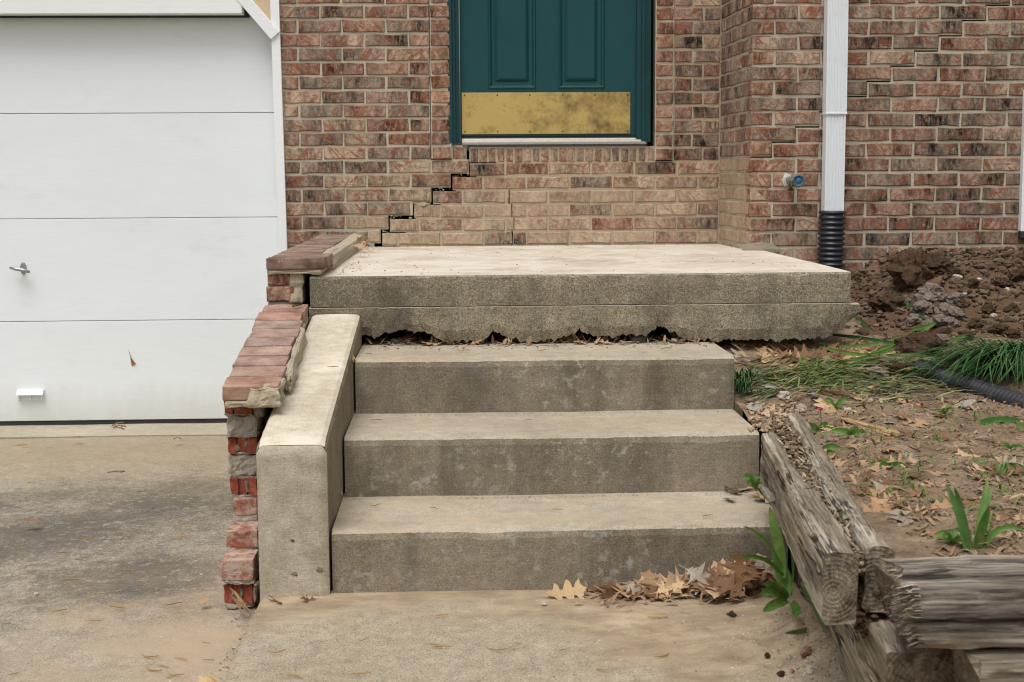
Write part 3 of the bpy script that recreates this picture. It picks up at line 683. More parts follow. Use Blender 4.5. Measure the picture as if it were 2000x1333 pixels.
# ------------------------------------------------------------------ garage door and its trim
GY = 6.93
gar = thing('garage_door', 'white sectional garage door with horizontal wood grain', 'garage door')
gx1 = -.795
zs = [at(250, y, GY).z for y in (821, 626.5, 426.5, 221.5, 35)]
GX0 = -3.9
for i in range(4):
    b, t = zs[i], zs[i+1]
    if i == 3: t = b+.52
    # tongue-and-groove lip along the joint
    pr_ = [(GY, b+.003), (GY, t-.003), (GY+.0035, t-.0012), (GY+.004, t-.0008), (GY+.045, t-.001), (GY+.045, b+.001), (GY+.008, b+.001), (GY+.004, b+.0015)]
    part('door_section', loft('door_section', [[(x, a, c) for a, c in pr_] for x in (GX0, -2.4, gx1)], WHITED), gar)
part('bottom_seal', boxm('bottom_seal', GX0, gx1, GY+.004, GY+.04, zs[0]-.022, zs[0]-.001, RUBBER, .004), gar)
q = at(44, 526, GY)
hb = part('handle', tube('handle', [q+Vector((-.048, -.04, .010)), q+Vector((-.02, -.044, .004)), q+Vector((.02, -.044, -.004)), q+Vector((.046, -.04, -.012))], lambda i: (.005, .0085, .0085, .006)[i], STEEL, 10), gar)
part('shaft', tube('shaft', [q+Vector((0, -.04, 0)), q+Vector((0, 0, 0))], .007, STEEL, 8), hb)
bm = bmesh.new(); bmesh.ops.create_cone(bm, cap_ends=True, segments=18, radius1=.02, radius2=.016, depth=.008)
bmesh.ops.rotate(bm, verts=bm.verts, matrix=Matrix.Rotation(math.pi/2, 3, 'X')); bmesh.ops.scale(bm, vec=(.8, 1, 1.5), verts=bm.verts)
part('escutcheon', bmesh_out('escutcheon', bm, STEEL), hb, q+Vector((.004, -.004, .004)))
q = at(61, 769, GY)
lh = part('lift_handle', hexa('lift_handle', [q+Vector(v) for v in ((-.064, -.034, -.004), (.064, -.034, -.004), (.064, 0, -.004), (-.064, 0, -.004), (-.064, -.02, .018), (.064, -.02, .018), (.064, 0, .022), (-.064, 0, .022))], WHITED, .003, 0, 0), gar)
for dx in (-.055, 0, .055): part('rib', boxm('rib', q.x+dx-.002, q.x+dx+.002, q.y-.022, q.y, q.z-.028, q.z-.004, WHITET, 0), lh)
part('back_plate', boxm('back_plate', q.x-.066, q.x+.066, q.y-.003, q.y, q.z-.032, q.z+.006, WHITET, .001), lh)
a, b, c, d = (at(x, y, GY-.0015) for x, y in ((250, 680), (261, 711), (257, 715), (255.5, 700)))
part('torn_dent', mesh('torn_dent', [a, d+Vector((-.002, 0, 0)), d+Vector((.004, -.004, 0)), c, b+Vector((.012, -.006, 0)), b+Vector((.004, -.002, .01))], [(0, 1, 2), (1, 3, 5, 2), (3, 4, 5)], [STEEL, RUST], [0, 1, 1]), gar, label='small rusty tear in the lowest panel')
trim = thing('opening_trim', 'white painted board trim framing the corner of the garage opening', 'door trim')
T0, T1 = at(538, 0, BY-.02), at(559, 478, BY-.02)
bm = bmesh.new()
part('corner_board', hexa('corner_board', [(T1.x-.030, BY-.022, T1.z-.9), (T1.x+.012, BY-.022, T1.z-.9), (T1.x+.012, BY+.07, T1.z-.9), (T1.x-.030, BY+.07, T1.z-.9), (T0.x-.03, BY-.022, 1.3), (T0.x+.012, BY-.022, 1.3), (T0.x+.012, BY+.07, 1.3), (T0.x-.03, BY+.07, 1.3)], WHITET, .003, 2, .001), trim)
hz = at(250, 27, BY-.03).z
xh1 = at(472, 10, BY-.03).x
part('lintel', boxm('lintel', GX0, xh1, BY-.03, BY+.075, hz, hz+.3, WHITET, .003), trim)
part('stop_moulding', boxm('stop_moulding', GX0, at(487, 30, GY-.02).x, GY-.03, GY-.004, zs[4]-.002, zs[4]+.05, RUBBER, .002), trim)
b0, b1 = at(472, -6, BY-.035), at(534, 66, BY-.035); dn = Vector((b1.z-b0.z, 0, -(b1.x-b0.x))).normalized()*.027
ex = (b1-b0).normalized()*.25
e2 = (b1-b0).normalized()*.012
def quadbar(p, q_, n_, y0, y1, m, name): 
    P8 = []
    for yy in (y0, y1):
        for w_ in (p-n_, q_-n_, q_+n_, p+n_): P8.append((w_.x, yy, w_.z))
    return hexa(name, P8, m, .003, 0, 0)
part('corner_brace', quadbar(b0-ex, b1+e2, dn, BY-.034, BY+.06, WHITET, 'corner_brace'), trim)
c0, c1 = at(455, -60, BY), at(531, 62, BY)
part('gusset', mesh('gusset', [(c0.x, BY+.02, c0.z), (T0.x-.02, BY+.02, c1.z), (T0.x-.02, BY+.02, 1.3), (c0.x, BY+.02, 1.3), (c0.x, BY+.04, c0.z), (T0.x-.02, BY+.04, c1.z), (T0.x-.02, BY+.04, 1.3), (c0.x, BY+.04, 1.3)], [(0, 1, 2, 3), (7, 6, 5, 4), (0, 4, 5, 1), (1, 5, 6, 2), (2, 6, 7, 3), (3, 7, 4, 0)], TAN), trim)

# ------------------------------------------------------------------ downspout, tap, window
ds = thing('downspout', 'fluted white metal downspout running into a black corrugated boot', 'downspout')
DX, DYf = at(1630, 300, QY-.06).x, QY-.075
dzt = at(1628, 412, DYf).z
def flute(z, g=0, xo=0):
    pts = []; n = 78; hw = .044+g
    for i in range(n+1):
        t = i/n; x = -hw+2*hw*t; dy = (.0035 if int(t*13) % 2 else 0) if .1 < t < .9 else .0
        pts.append((DX+xo+x, DYf-g+dy, z))
    return pts+[(DX+xo+hw, DYf+.06, z), (DX+xo-hw, DYf+.06, z)]
jz = at(1630, 222, DYf).z
part('pipe', loft('pipe', [flute(dzt-.03, -.0015, -.0), flute(jz+.012, -.0015)], DOWN), ds)
part('pipe', loft('pipe', [flute(jz, .001), flute(jz+.02, .0015), flute(1.4, 0, -.004)], DOWN), ds)
part('strap', boxm('strap', DX-.047, DX+.047, DYf-.004, DYf+.062, jz-.004, jz+.004, DOWN, .001), ds)
def corr(name, p0, p1, r, n, m, seg=20, dep=.16):
    pts, rad = [], []
    for i in range(n*4+1):
        pts.append(p0.lerp(p1, i/(n*4))); rad.append(r*(1 if i % 4 in (1, 2) else 1-dep))
    return tube(name, pts, lambda i: rad[i], m, seg)
part('corrugated_boot', corr('corrugated_boot', Vector((DX-.001, DYf+.03, dzt)), Vector((DX-.008, DYf+.03, dzt-.5)), .0595, 22, BLACKP), ds)
tap = thing('outdoor_tap', 'wall tap with faded blue wheel handle beside the downspout', 'tap')
q = at(1541, 352, QY)
bm = bmesh.new(); 
cm = rock('caulk', 5, CAULK, 2, .35, 1); o = part('caulk', cm, tap, q+Vector((-.012, -.002, 0))); o.scale = (.036, .014, .066)
part('valve_body', tube('valve_body', [q, q+Vector((.006, -.03, -.002)), q+Vector((.012, -.05, -.004)), q+Vector((.016, -.062, -.005))], lambda i: (.017, .016, .013, .009)[i], STEEL, 12), tap)
part('spout', tube('spout', [q+Vector((.004, -.03, -.006)), q+Vector((-.002, -.05, -.02)), q+Vector((-.004, -.058, -.042))], lambda i: (.012, .012, .014)[i], SCREW, 12), tap)
wc = q+Vector((.026, -.07, -.004))
bm = bmesh.new(); nA = 24
ring = []
for i in range(nA):
    t = 2*math.pi*i/nA; r0 = .0265+.0016*math.cos(t*8)
    ring.append([(wc.x+math.cos(t)*r, wc.y+y_, wc.z+math.sin(t)*r) for r, y_ in ((r0, -.004), (r0+.0005, .004), (r0-.006, .007), (.012, .004), (.012, -.004), (r0-.006, -.0005), (r0-.004, -.006))])
V = [p for r in ring for p in r]; F = []
for i in range(nA):
    for j in range(7): F.append((i*7+j, i*7+(j+1) % 7, ((i+1) % nA)*7+(j+1) % 7, ((i+1) % nA)*7+j))
wh = part('wheel_handle', mesh('wheel_handle', V, F, BLUE, None, True), tap)
part('hub', tube('hub', [wc+Vector((0, .008, 0)), wc+Vector((0, -.004, 0)), wc+Vector((0, -.007, 0))], lambda i: (.0125, .0125, .007)[i], BLUE, 14), wh)
win = thing('window', 'white window frame at the right edge of the projecting brick wall', 'window')
wx = at(1992, 400, QY-.01).x; wz0, wz1 = at(1992, 452, QY).z, at(1992, 338, QY).z
part('frame', boxm('frame', wx, wx+.04, QY-.03, QY+.02, wz0, wz0+.62, WHITET, .003), win)
part('sill', boxm('sill', wx, 3.0, QY-.034, QY+.02, wz0-.03, wz0-.001, RUBBER, .003), win)
part('pane', boxm('pane', wx+.04, 3.0, QY-.012, QY-.008, wz0, wz0+.62, GLASS, 0), win)

# ------------------------------------------------------------------ porch slab
porch = thing('porch_slab', 'thick concrete porch slab with a chipped and undermined front edge', 'porch')
PY = 4.85
px0, px1 = at(605, 560, PY).x, at(1662, 540, PY).x
zt = -.337; zm = -.444
rings = []; mf = []
NX = 150
for i in range(NX+1):
    x = lerp(px0, px1, i/NX); ch = max(0, fbm(x*9, 3, 1, 5))*.016+abs(fbm(x*45, 1, 2))*.005; e = fbm(x*25, 0, 0)*.002
    rings.append([(x, BY-.004, zt), (x, 6.0, zt+fbm(x*3, 6, 0)*.003), (x, 5.3, zt+fbm(x*3, 5.3, 0)*.003), (x, PY+.05, zt-.001), (x, PY+.012+ch*.5, zt-.002), (x, PY+.002+e+ch*.3, zt-.007-ch), (x, PY+e, zt-.04), (x, PY+e*.7, zm+.001), (x, BY-.004, zm+.001)])
mf = [0, 0, 0, 0, 1, 1, 1, 1, 1, 1]
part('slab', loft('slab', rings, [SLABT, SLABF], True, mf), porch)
prof = [(705, 652), (709, 653), (732, 660), (753, 654), (778, 647), (788, 644), (803, 648), (828, 648), (839, 650), (850, 660), (868, 666), (905, 667), (936, 667), (949, 663), (964, 648), (971, 648), (986, 658), (1005, 663), (1023, 668), (1057, 669), (1082, 663), (1104, 658), (1130, 645),
        (1144, 652), (1163, 658), (1197, 656), (1225, 656), (1261, 656), (1275, 646), (1285, 637), (1294, 640), (1312, 649), (1330, 661), (1360, 663), (1396, 665), (1450, 665), (1516, 664), (1594, 663), (1618, 660), (1642, 643), (1668, 622), (1679, 614)]
rings = []
NX = 330; xe = at(1678, 600, PY).x
for i in range(NX+1):
    x = lerp(px0-.004, xe, i/NX); c_ = RC.transposed() @ Vector((x, PY, -.52)); ppx = 1000+FPX*c_.x/-c_.z
    zz = at(ppx, poly(prof, ppx), PY).z+fbm(x*60, 2, 0, 5)*.012+fbm(x*14, 7, 0)*.007
    e = fbm(x*30, 5, 0)*.003; t2 = sst(px1-.005, px1+.004, x)*.004
    z2 = zm+.0006-t2; dz = z2-zz
    rings.append([(x, BY-.3, z2), (x, PY+.02, z2), (x, PY-.006+e*.3, z2-.0035-max(0, fbm(x*30, 3, 8))*.003), (x, PY-.005+e, z2-dz*.35), (x, PY-.004+fbm(x*20, 9, .3)*.006, z2-dz*.7), (x, PY+.004+fbm(x*22, 4, 1)*.008, zz), (x, PY+.06, zz+.012), (x, PY+.35, min(z2-.02, zz+.02)), (x, BY-.3, min(z2-.02, zz+.02))])
part('lower_pour', loft('lower_pour', rings, [SLABL, ROUGHM], True, [0, 1, 0, 0, 0, 0, 0, 0, 0, 0]), porch)
part('footing', boxm('footing', px0+.1, px1-.3, 5.35, 6.7, -1.3, -.53, DARK, 0), porch)  # unseen block, its black colour painted in as the darkness below the slab
# ------------------------------------------------------------------ steps
steps = thing('concrete_steps', 'three stained concrete steps climbing to the porch', 'steps')
def step(xl, xr, yf, yb, ztop, zbot, seed):
    rings = []; NX = 200
    for i in range(NX+1):
        x = lerp(xl, xr, i/NX); e = fbm(x*12+seed, 0, 0)*.003; c_ = abs(fbm(x*40+seed, 4, 1))*.004+max(0, fbm(x*6+seed, 8, 1)-.18)*.009
        zz = ztop+fbm(x*2+seed, 1, 1)*.003
        rings.append([(x, yb, zz+.002), (x, lerp(yf, yb, .5), zz-.001+fbm(x*4, seed, 2)*.002), (x, yf+.035, zz-.001), (x, yf+.014+c_*.4, zz-.003), (x, yf+.004+c_*.5, zz-.010-c_*.7), (x, yf+e, zz-.026-c_), (x, yf+.001+e, lerp(zz, zbot, .5)), (x, yf+.003+e, zbot), (x, yb, zbot)])
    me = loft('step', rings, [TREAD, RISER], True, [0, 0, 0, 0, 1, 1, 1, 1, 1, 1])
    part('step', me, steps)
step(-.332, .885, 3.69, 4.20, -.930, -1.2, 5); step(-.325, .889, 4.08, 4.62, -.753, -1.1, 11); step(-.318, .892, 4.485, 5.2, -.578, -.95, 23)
# ------------------------------------------------------------------ cheek wall
cheek = thing('cheek_wall', 'sloping concrete cheek wall between the brick stub and the steps', 'wall')
CYf = 3.68
cl0, cr0 = at(505, 1010, CYf).x, at(641, 1010, CYf).x
czf, czb = at(575, 858, CYf+.02).z, at(655, 615, PY-.01).z
NS = 40; rings = []
for i in range(NS+1):
    t = i/NS; y = lerp(CYf, PY-.008, t); z = lerp(czf, czb, t); x0 = lerp(cl0, at(607, 615, PY).x, t); x1 = lerp(cr0, at(706, 612, PY).x, t)
    if i == 0: z -= .012
    e = fbm(y*14, 2, 0)*.003; g = fbm(y*20, 6, 0)*.003
    rings.append([(x0, y, -1.2), (x0-.002+e, y, z-.02), (x0+.006, y, z-.006), (x0+.018, y, z+e*.6), (lerp(x0, x1, .35), y, z+fbm(y*9, 1, 3)*.003), (lerp(x0, x1, .7), y, z+fbm(y*9, 2, 3)*.003), (x1-.016, y, z+g*.6), (x1-.005, y, z-.006), (x1+g, y, z-.02), (x1, y, -1.2)])
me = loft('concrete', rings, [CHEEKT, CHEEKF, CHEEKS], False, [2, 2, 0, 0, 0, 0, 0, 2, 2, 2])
part('sloped_body', me, cheek)
# front face with a slightly uneven surface and tie holes
V, F = [], []; nx, nz = 14, 30
def ctop(i): return rings[0]
for j in range(nz+1):
    for i in range(nx+1):
        u, v = i/nx, j/nz; x = lerp(cl0-.002, cr0, u); z = lerp(-1.2, czf-.013, v)
        rr_ = .012*(max(0, 1-u*nx/1.2)**2+max(0, 1-(1-u)*nx/1.2)**2)+.010*max(0, 1-(1-v)*nz/1.3)**2
        if u in (0, 1): z = min(z, czf-.033)
        V.append((x, CYf-.012+rr_+fbm(x*16, z*16, 4)*.004, z))
for j in range(nz):
    for i in range(nx): a = j*(nx+1)+i; F.append((a, a+1, a+nx+2, a+nx+1))
part('front_face', mesh('front_face', V, F, CHEEKF, None, True), cheek)
for px, py, s_ in ((571, 1056, .012), (576, 1122, .02), (627, 1114, .022)):
    o = part('spall', rock('spall', px, SCREW if s_ < .02 else CHEEKS, 2, .5, 1), cheek, at(px, py, CYf-.010)); o.scale = (s_, .006, s_*.7)

# ------------------------------------------------------------------ brick side wall with caps
side = thing('brick_side_wall', 'broken low brick wall with a capped slope, its cored brick ends exposed', 'wall')
# sloped cap
L = [(515, 594), (512, 602), (506, 616), (498, 634), (490, 651), (481, 669), (472, 691), (457, 713), (446, 733), (435, 757)]
caps = [(.34, .19, .14), (.36, .19, .135), (.32, .225, .175), (.34, .22, .18), (.29, .19, .165), (.38, .245, .195), (.31, .19, .155), (.36, .225, .175), (.37, .215, .15)]
CW = .150; Yb, Yf = 4.815, 3.86
zbk, zfr = at(515, 595, Yb).z, at(435, 757, Yf).z
xbk, xfr = at(514, 595, Yb).x, at(435, 757, Yf).x
n = 9
def cap_brick(par, xc, yc, zc, w, l, h, col, rx=0, rz=0, seed=0):
    me = hexa('cap_brick', [(-w/2, -l/2, -h/2), (w/2, -l/2, -h/2), (w/2, l/2, -h/2), (-w/2, l/2, -h/2), (-w/2, -l/2, h/2), (w/2, -l/2, h/2), (w/2, l/2, h/2), (-w/2, l/2, h/2)], PAVER, .003, 2, .0022, 25, seed)
    o = part('cap_brick', me, par, (xc, yc, zc), (rx, 0, rz)); o.color = (*col, 1); return o
sl_ = math.atan2(zbk-zfr, Yb-Yf)
for i in range(n):
    t = (i+.5)/n; y = lerp(Yb, Yf, t); z = lerp(zbk, zfr, t)-.020; x = lerp(xbk, xfr, t)+CW/2+R(-.004, .004)
    cap_brick(side, x, y, z+R(-.001, .001), CW+R(-.006, .004), (Yb-Yf)/n-.009, .040, caps[i], sl_, R(-.012, .012), i)
def wedge(name, pts_top, drop, m, seed, amp=.006):
    P = [Vector(p)-Vector((0, 0, drop)) for p in pts_top]+[Vector(p) for p in pts_top]
    return hexa(name, P, m, .005, 5, amp, 30, seed)
m0 = Vector((xfr+CW, Yf, zfr)); m1 = Vector((xbk+CW, Yb, zbk))
part('mortar_bed', wedge('mortar_bed', [(xfr+.004, Yf+.004, zfr-.042), (xfr+CW-.004, Yf+.004, zfr-.042), (xbk+CW, Yb, zbk-.042), (xbk+.004, Yb, zbk-.042)], .016, ROUGHM, 1), side)
part('mortar_edge', wedge('mortar_edge', [m0+Vector((-.002, .16, -.004+.02)), m0+Vector((.018, .16, -.012+.02)), m1.lerp(m0, .3)+Vector((.016, 0, -.01)), m1.lerp(m0, .3)+Vector((-.002, 0, -.004))], .05, ROUGHM, 2, .010), side)
part('mortar_lump', wedge('mortar_lump', [(xfr+.072, Yf-.004, zfr-.003), (xfr+CW+.004, Yf-.004, zfr-.003), (xfr+CW+.004, Yf+.1, zfr+.006), (xfr+.072, Yf+.1, zfr+.006)], .052, ROUGHM, 3, .012), side)
# exposed end, course by course: (left px, right px, top px, bottom px, depth, kind)
rows = [(438, 491, 780, 811, 3.93, 'core'), (443, 500, 812, 853, 3.95, 'grey'), (446, 501, 855, 886, 3.955, 'core'), (449, 501, 888, 932, 3.96, 'grey'), (450, 501, 935, 968, 3.955, 'core'),
        (456, 501, 975, 1007, 3.94, 'smear'), (442, 502, 1037, 1070, 3.83, 'smear'), (432, 494, 1094, 1135, 3.72, 'face'), (437, 493, 1143, 1180, 3.735, 'core')]
for i, (a, b, t, bt, Y, kd) in enumerate(rows):
    p0, p1 = at(a, bt, Y), at(b, t, Y)
    w, h = p1.x-p0.x, p1.z-p0.z
    if kd == 'core':
        # broken through its core holes: separate webs with mortar keys between
        cuts = [(0, .30), (.34, .62), (.66, 1)] if i % 2 == 0 else [(0, .38), (.62, 1)]
        for (u, v) in cuts:
            me = hexa('brick_web', [(p0.x+w*u, Y+R(-.006, .008), p0.z), (p0.x+w*v, Y+R(-.006, .008), p0.z), (p0.x+w*v, Y+.2, p0.z), (p0.x+w*u, Y+.2, p0.z), (p0.x+w*u, Y+R(-.004, .012), p1.z), (p0.x+w*v, Y+R(-.004, .012), p1.z), (p0.x+w*v, Y+.2, p1.z), (p0.x+w*u, Y+.2, p1.z)], CORE, .0015, 4, .004, 40, i*3+u)
            part('brick_web', me, side)
        for (u0, u1) in [(c_[1], d_[0]) for c_, d_ in zip(cuts, cuts[1:])]:
            o = part('mortar_key', rock('mortar_key', i+11*u0, GREYM, 2, .5, 1), side, (p0.x+w*(u0+u1)/2, Y+.022, (p0.z+p1.z)/2)); o.scale = (max(.016, w*(u1-u0)*1.3), .04, h*1.05)
    elif kd == 'grey':
        part('mortared_brick', hexa('mortared_brick', [(p0.x, Y, p0.z), (p1.x, Y+.004, p0.z), (p1.x, Y+.2, p0.z), (p0.x, Y+.2, p0.z), (p0.x, Y-.003, p1.z), (p1.x, Y, p1.z), (p1.x, Y+.2, p1.z), (p0.x, Y+.2, p1.z)], GREYM, .004, 6, .010, 34, i), side)
    else:
        me = hexa('brick', [(p0.x, Y, p0.z), (p1.x, Y, p0.z), (p1.x, Y+.2, p0.z), (p0.x, Y+.2, p0.z), (p0.x, Y, p1.z), (p1.x, Y, p1.z), (p1.x, Y+.2, p1.z), (p0.x, Y+.2, p1.z)], SMEAR, .0022, 3, .0026, 30, i)
        o = part('brick', me, side); o.color = (.40, .17, .115, .95 if kd == 'smear' else .70)
    # bed joint below
    nb = rows[i+1][2] if i+1 < len(rows) else bt+10
    zb_ = at(a, nb, Y).z
    if p0.z-zb_ > .001: part('bed_joint', hexa('bed_joint', [(p0.x+.004, Y+.002, zb_), (p1.x, Y+.004, zb_), (p1.x, Y+.19, zb_), (p0.x+.004, Y+.19, zb_), (p0.x+.002, Y+.001, p0.z), (p1.x, Y+.003, p0.z), (p1.x, Y+.19, p0.z), (p0.x+.002, Y+.19, p0.z)], GREYM, .002, 5, .007, 40, i+50), side)
# long side of the wall behind its broken end
xw = at(441, 900, 3.95).x
rects = []
for k in range(0, 9):
    z1 = zfr-.062-k*.0655; y = 4.16 if k < 6 else 3.95; 
    while y < 4.82:
        w = min(.196, 4.83-y)
        if w > .03: put_brick(side, xw, y+w/2, z1-.028, w, BH, random.choice('RrBLR'), .3, .085, -math.pi/2)
        y += .2055
bm = bmesh.new(); add_box(bm, xw+.008, xw+.092, 4.14, 4.83, -1.2, zfr-.06); part('mortar', bmesh_out('mortar', bm, GREYM), side)
for px, py, Y, sx, sz in ((503, 795, 3.95, .03, .07), (500, 820, 3.99, .03, .06), (497, 1160, 3.76, .02, .05), (501, 1145, 3.75, .02, .03)):
    o = part('mortar_lump', rock('mortar_lump', px, ROUGHM, 2, .4, 1), side, at(px, py, Y)); o.scale = (sx, .05, sz)
# upper level: cap and post beside the porch
uz = -.274; ux0, ux1 = at(520, 506, 4.85).x, at(634, 506, 4.85).x
ucol = [(.15, .085, .062), (.19, .12, .09), (.22, .14, .10), (.18, .105, .08), (.23, .15, .11), (.20, .125, .09), (.25, .165, .12), (.22, .14, .105), (.27, .18, .13)]
y = 4.845
for i in range(19):
    l_ = .1045; short = i >= 3
    cap_brick(side, (ux0+ux1)/2-(.02 if short else 0)+R(-.003, .003), y+l_/2, uz-.019+R(-.001, .001), ux1-ux0-(.045 if short else 0), l_-.010, .038, ucol[i % 9], 0, R(-.01, .01), i+40)
    y += l_
    if y > BY-.11: break
part('mortar_edge', wedge('mortar_edge', [(ux1-.042, 5.16, uz-.004), (ux1+.004, 5.16, uz-.010), (ux1+.006, BY-.01, uz-.006), (ux1-.042, BY-.01, uz)], .06, ROUGHM, 8, .012), side)
part('mortar_bed', wedge('mortar_bed', [(ux0+.004, 4.856, uz-.038), (ux1-.012, 4.856, uz-.038), (ux1-.012, BY-.02, uz-.038), (ux0+.004, BY-.02, uz-.038)], .018, ROUGHM, 9, .006), side)
for t, b in ((528, 557), (560, 589)):
    p0, p1 = at(522, b, 4.865), at(566, t, 4.865)
    me = brick_mesh(p1.x-p0.x, p1.z-p0.z, .09)
    o = part('brick', me, side, ((p0.x+p1.x)/2, 4.863, (p0.z+p1.z)/2)); o.color = (.33, .15, .095, .35)
    y = 4.87
    while y < BY-.05: put_brick(side, p0.x+.004, y+.098, (p0.z+p1.z)/2, .194, BH, random.choice('RrBLR'), .3, .085, -math.pi/2); y += .2035
p0, p1 = at(524, 591, 4.87), at(567, 524, 4.87)
part('mortar', boxm('mortar', p0.x, p1.x, 4.872, BY-.03, p0.z-.03, p1.z, GREYM, 0), side)
p0, p1 = at(566, 591, 4.868), at(589, 524, 4.868)
part('mortar_fill', hexa('mortar_fill', [(p0.x, 4.868, p0.z), (p1.x, 4.872, p0.z), (p1.x, 5.6, p0.z), (p0.x, 5.6, p0.z), (p0.x, 4.866, p1.z), (p1.x+.006, 4.872, p1.z), (p1.x, 5.6, p1.z), (p0.x, 5.6, p1.z)], ROUGHM, .004, 6, .008, 30, 77), side)
part('core', boxm('core', at(524, 620, 4.9).x, at(590, 620, 4.9).x, 4.90, BY-.05, -1.2, at(560, 592, 4.9).z, GREYM, 0), side)

# ------------------------------------------------------------------ ground, driveway, walk
V = [(-250, -250, -1.30), (250, -250, -1.30), (250, 250, -1.30), (-250, 250, -1.30)]
struct('ground', mesh('ground', V, [(0, 1, 2, 3)], EARTH))
dz_ = lambda y: lerp(-1.140, -1.186, (y-2.5)/4.0)
def sheet(name, xs_, ys_, zf, m, th=.1):
    V, F = [], []
    nx_, ny_ = len(xs_), len(ys_)
    for y in ys_:
        for x in xs_: V.append((x, y, zf(x, y)))
    for j in range(ny_-1):
        for i in range(nx_-1): a = j*nx_+i; F.append((a, a+1, a+nx_+1, a+nx_))
    b = len(V)
    rim = [i for i in range(nx_)]+[j*nx_+nx_-1 for j in range(1, ny_)]+[(ny_-1)*nx_+i for i in range(nx_-2, -1, -1)]+[j*nx_ for j in range(ny_-2, 0, -1)]
    for i in rim: V.append((V[i][0], V[i][1], V[i][2]-th))
    for i in range(len(rim)): k = (i+1) % len(rim); F.append((rim[k], rim[i], b+i, b+k))
    return mesh(name, V, F, m)
lin = lambda a, b, n: [lerp(a, b, i/n) for i in range(n+1)]
apY = 6.52
struct('driveway', sheet('driveway', [-9]+lin(-3, -.45, 50), [-6, 0]+lin(2, apY-.004, 70), lambda x, y: dz_(y)+fbm(x*1.5, y*1.5, 0)*.006+fbm(x*14, y*14, 2)*.0012, DRIVE))
struct('garage_apron', sheet('garage_apron', lin(-4.2, -.45, 30), lin(apY+.006, 7.4, 6), lambda x, y: -1.180-(y-6.5)*.04+fbm(x*3, y*3, 5)*.002, concrete('apron_concrete', (.36, .315, .24), (.44, .395, .31), .3, .1, None, .2, .5, (.85, 1.08))))
WX0 = -.515
wz = lambda x, y: -1.100+fbm(x*1.3, y*1.3, 3)*.003+(.012*sst(.35, .9, x)+.012*sst(.1, .8, x)*fbm(x*8, y*8, 1, 5))*sst(2.3, 3.0, y)+(.055*sst(.70, .90, x+fbm(x*5, y*5, 4)*.04)+.006*sst(.55, .8, x)*fbm(x*25, y*25, 2, 4))*(1-sst(3.2, 3.6, y))
struct('walkway', sheet('walkway', [WX0-.006, WX0-.002]+lin(WX0+.004, 1.25, 130), [-6, 0, 1.5]+lin(2.2, 3.72, 110), lambda x, y: wz(x, y)-(.012 if x < WX0-.004 else .004 if x < WX0 else 0), WALK, .15))

# ------------------------------------------------------------------ soil bed
def bed(x, y):
    z = poly([(2.3, -.705), (3.2, -.712), (4.3, -.712), (4.6, -.69), (4.95, -.60), (5.4, -.57), (6.3, -.535)], y)
    z -= .03*(1-sst(.9, 1.15, x))*(1-sst(4.4, 4.8, y))
    m = sst(4.9, 6.1, y+fbm(x*2, y, 3)*.15)*sst(1.52, 2.0, x+fbm(x*3, y*3, 9)*.1)
    z += m*.19+fbm(x*3, y*3, 0)*.012+fbm(x*13, y*13, 1)*.006*(1+m*2.2)+fbm(x*32, y*32, 5)*.003*(1+m*3)
    return z
def on_bed(px, py):
    y = 2.3
    while y < 6.3:
        p = at(px, py, y)
        if p.z <= bed(p.x, p.y): return Vector((p.x, p.y, bed(p.x, p.y)))
        y += .01
    return at(px, py, 6.2)
def clear(x, y): return not (x < .92 and y < 5.1) and not (x < 1.42 and y > 4.8)
V, F, fm = [], [], []
bx, by = lin(.80, 3.4, 130), lin(2.46, 6.238, 190)
for y in by:
    xl_ = poly([(2.46, .80), (3.6, .905), (4.0, .897), (4.75, .897), (4.85, .80)], y)
    for x in bx: x = lerp(xl_, 3.4, (x-.8)/2.6); V.append((x, y, bed(x, y)))
nb = len(bx)
for j in range(len(by)-1):
    for i in range(nb-1):
        F.append((j*nb+i, j*nb+i+1, (j+1)*nb+i+1, (j+1)*nb+i))
        cx, cy = (bx[i]+bx[i+1])/2, (by[j]+by[j+1])/2
        fm.append(1 if sst(4.75, 5.2, cy+fbm(cx*4, cy*4, 0)*.2)*sst(1.4, 1.7, cx+fbm(cx*4, cy*4, 7)*.15) > .5 else 0)
struct('soil_bed', mesh('soil_bed', V, F, [BED, MOUND], fm, True))

def ribbons(name, n, gen, m, seg=4, smooth=False):
    V, F = [], []
    for _ in range(n):
        g = gen()
        if not g: continue
        pts_, w = g; off = len(V); k = len(pts_)
        for i, p in enumerate(pts_):
            d = pts_[min(i+1, k-1)]-pts_[max(i-1, 0)]; s = d.cross(Vector((R(-.2, .2), R(-.2, .2), 1))); s = s.normalized() if s.length > 1e-6 else Vector((1, 0, 0))
            ww = w*(1-(i/(k-1))**2*.92)*(.65+.35*min(1, i*1.2)); V += [p-s*ww/2, p+s*ww/2]
        F += [(off+2*i, off+2*i+1, off+2*i+3, off+2*i+2) for i in range(k-1)]
    return mesh(name, V, F, m)
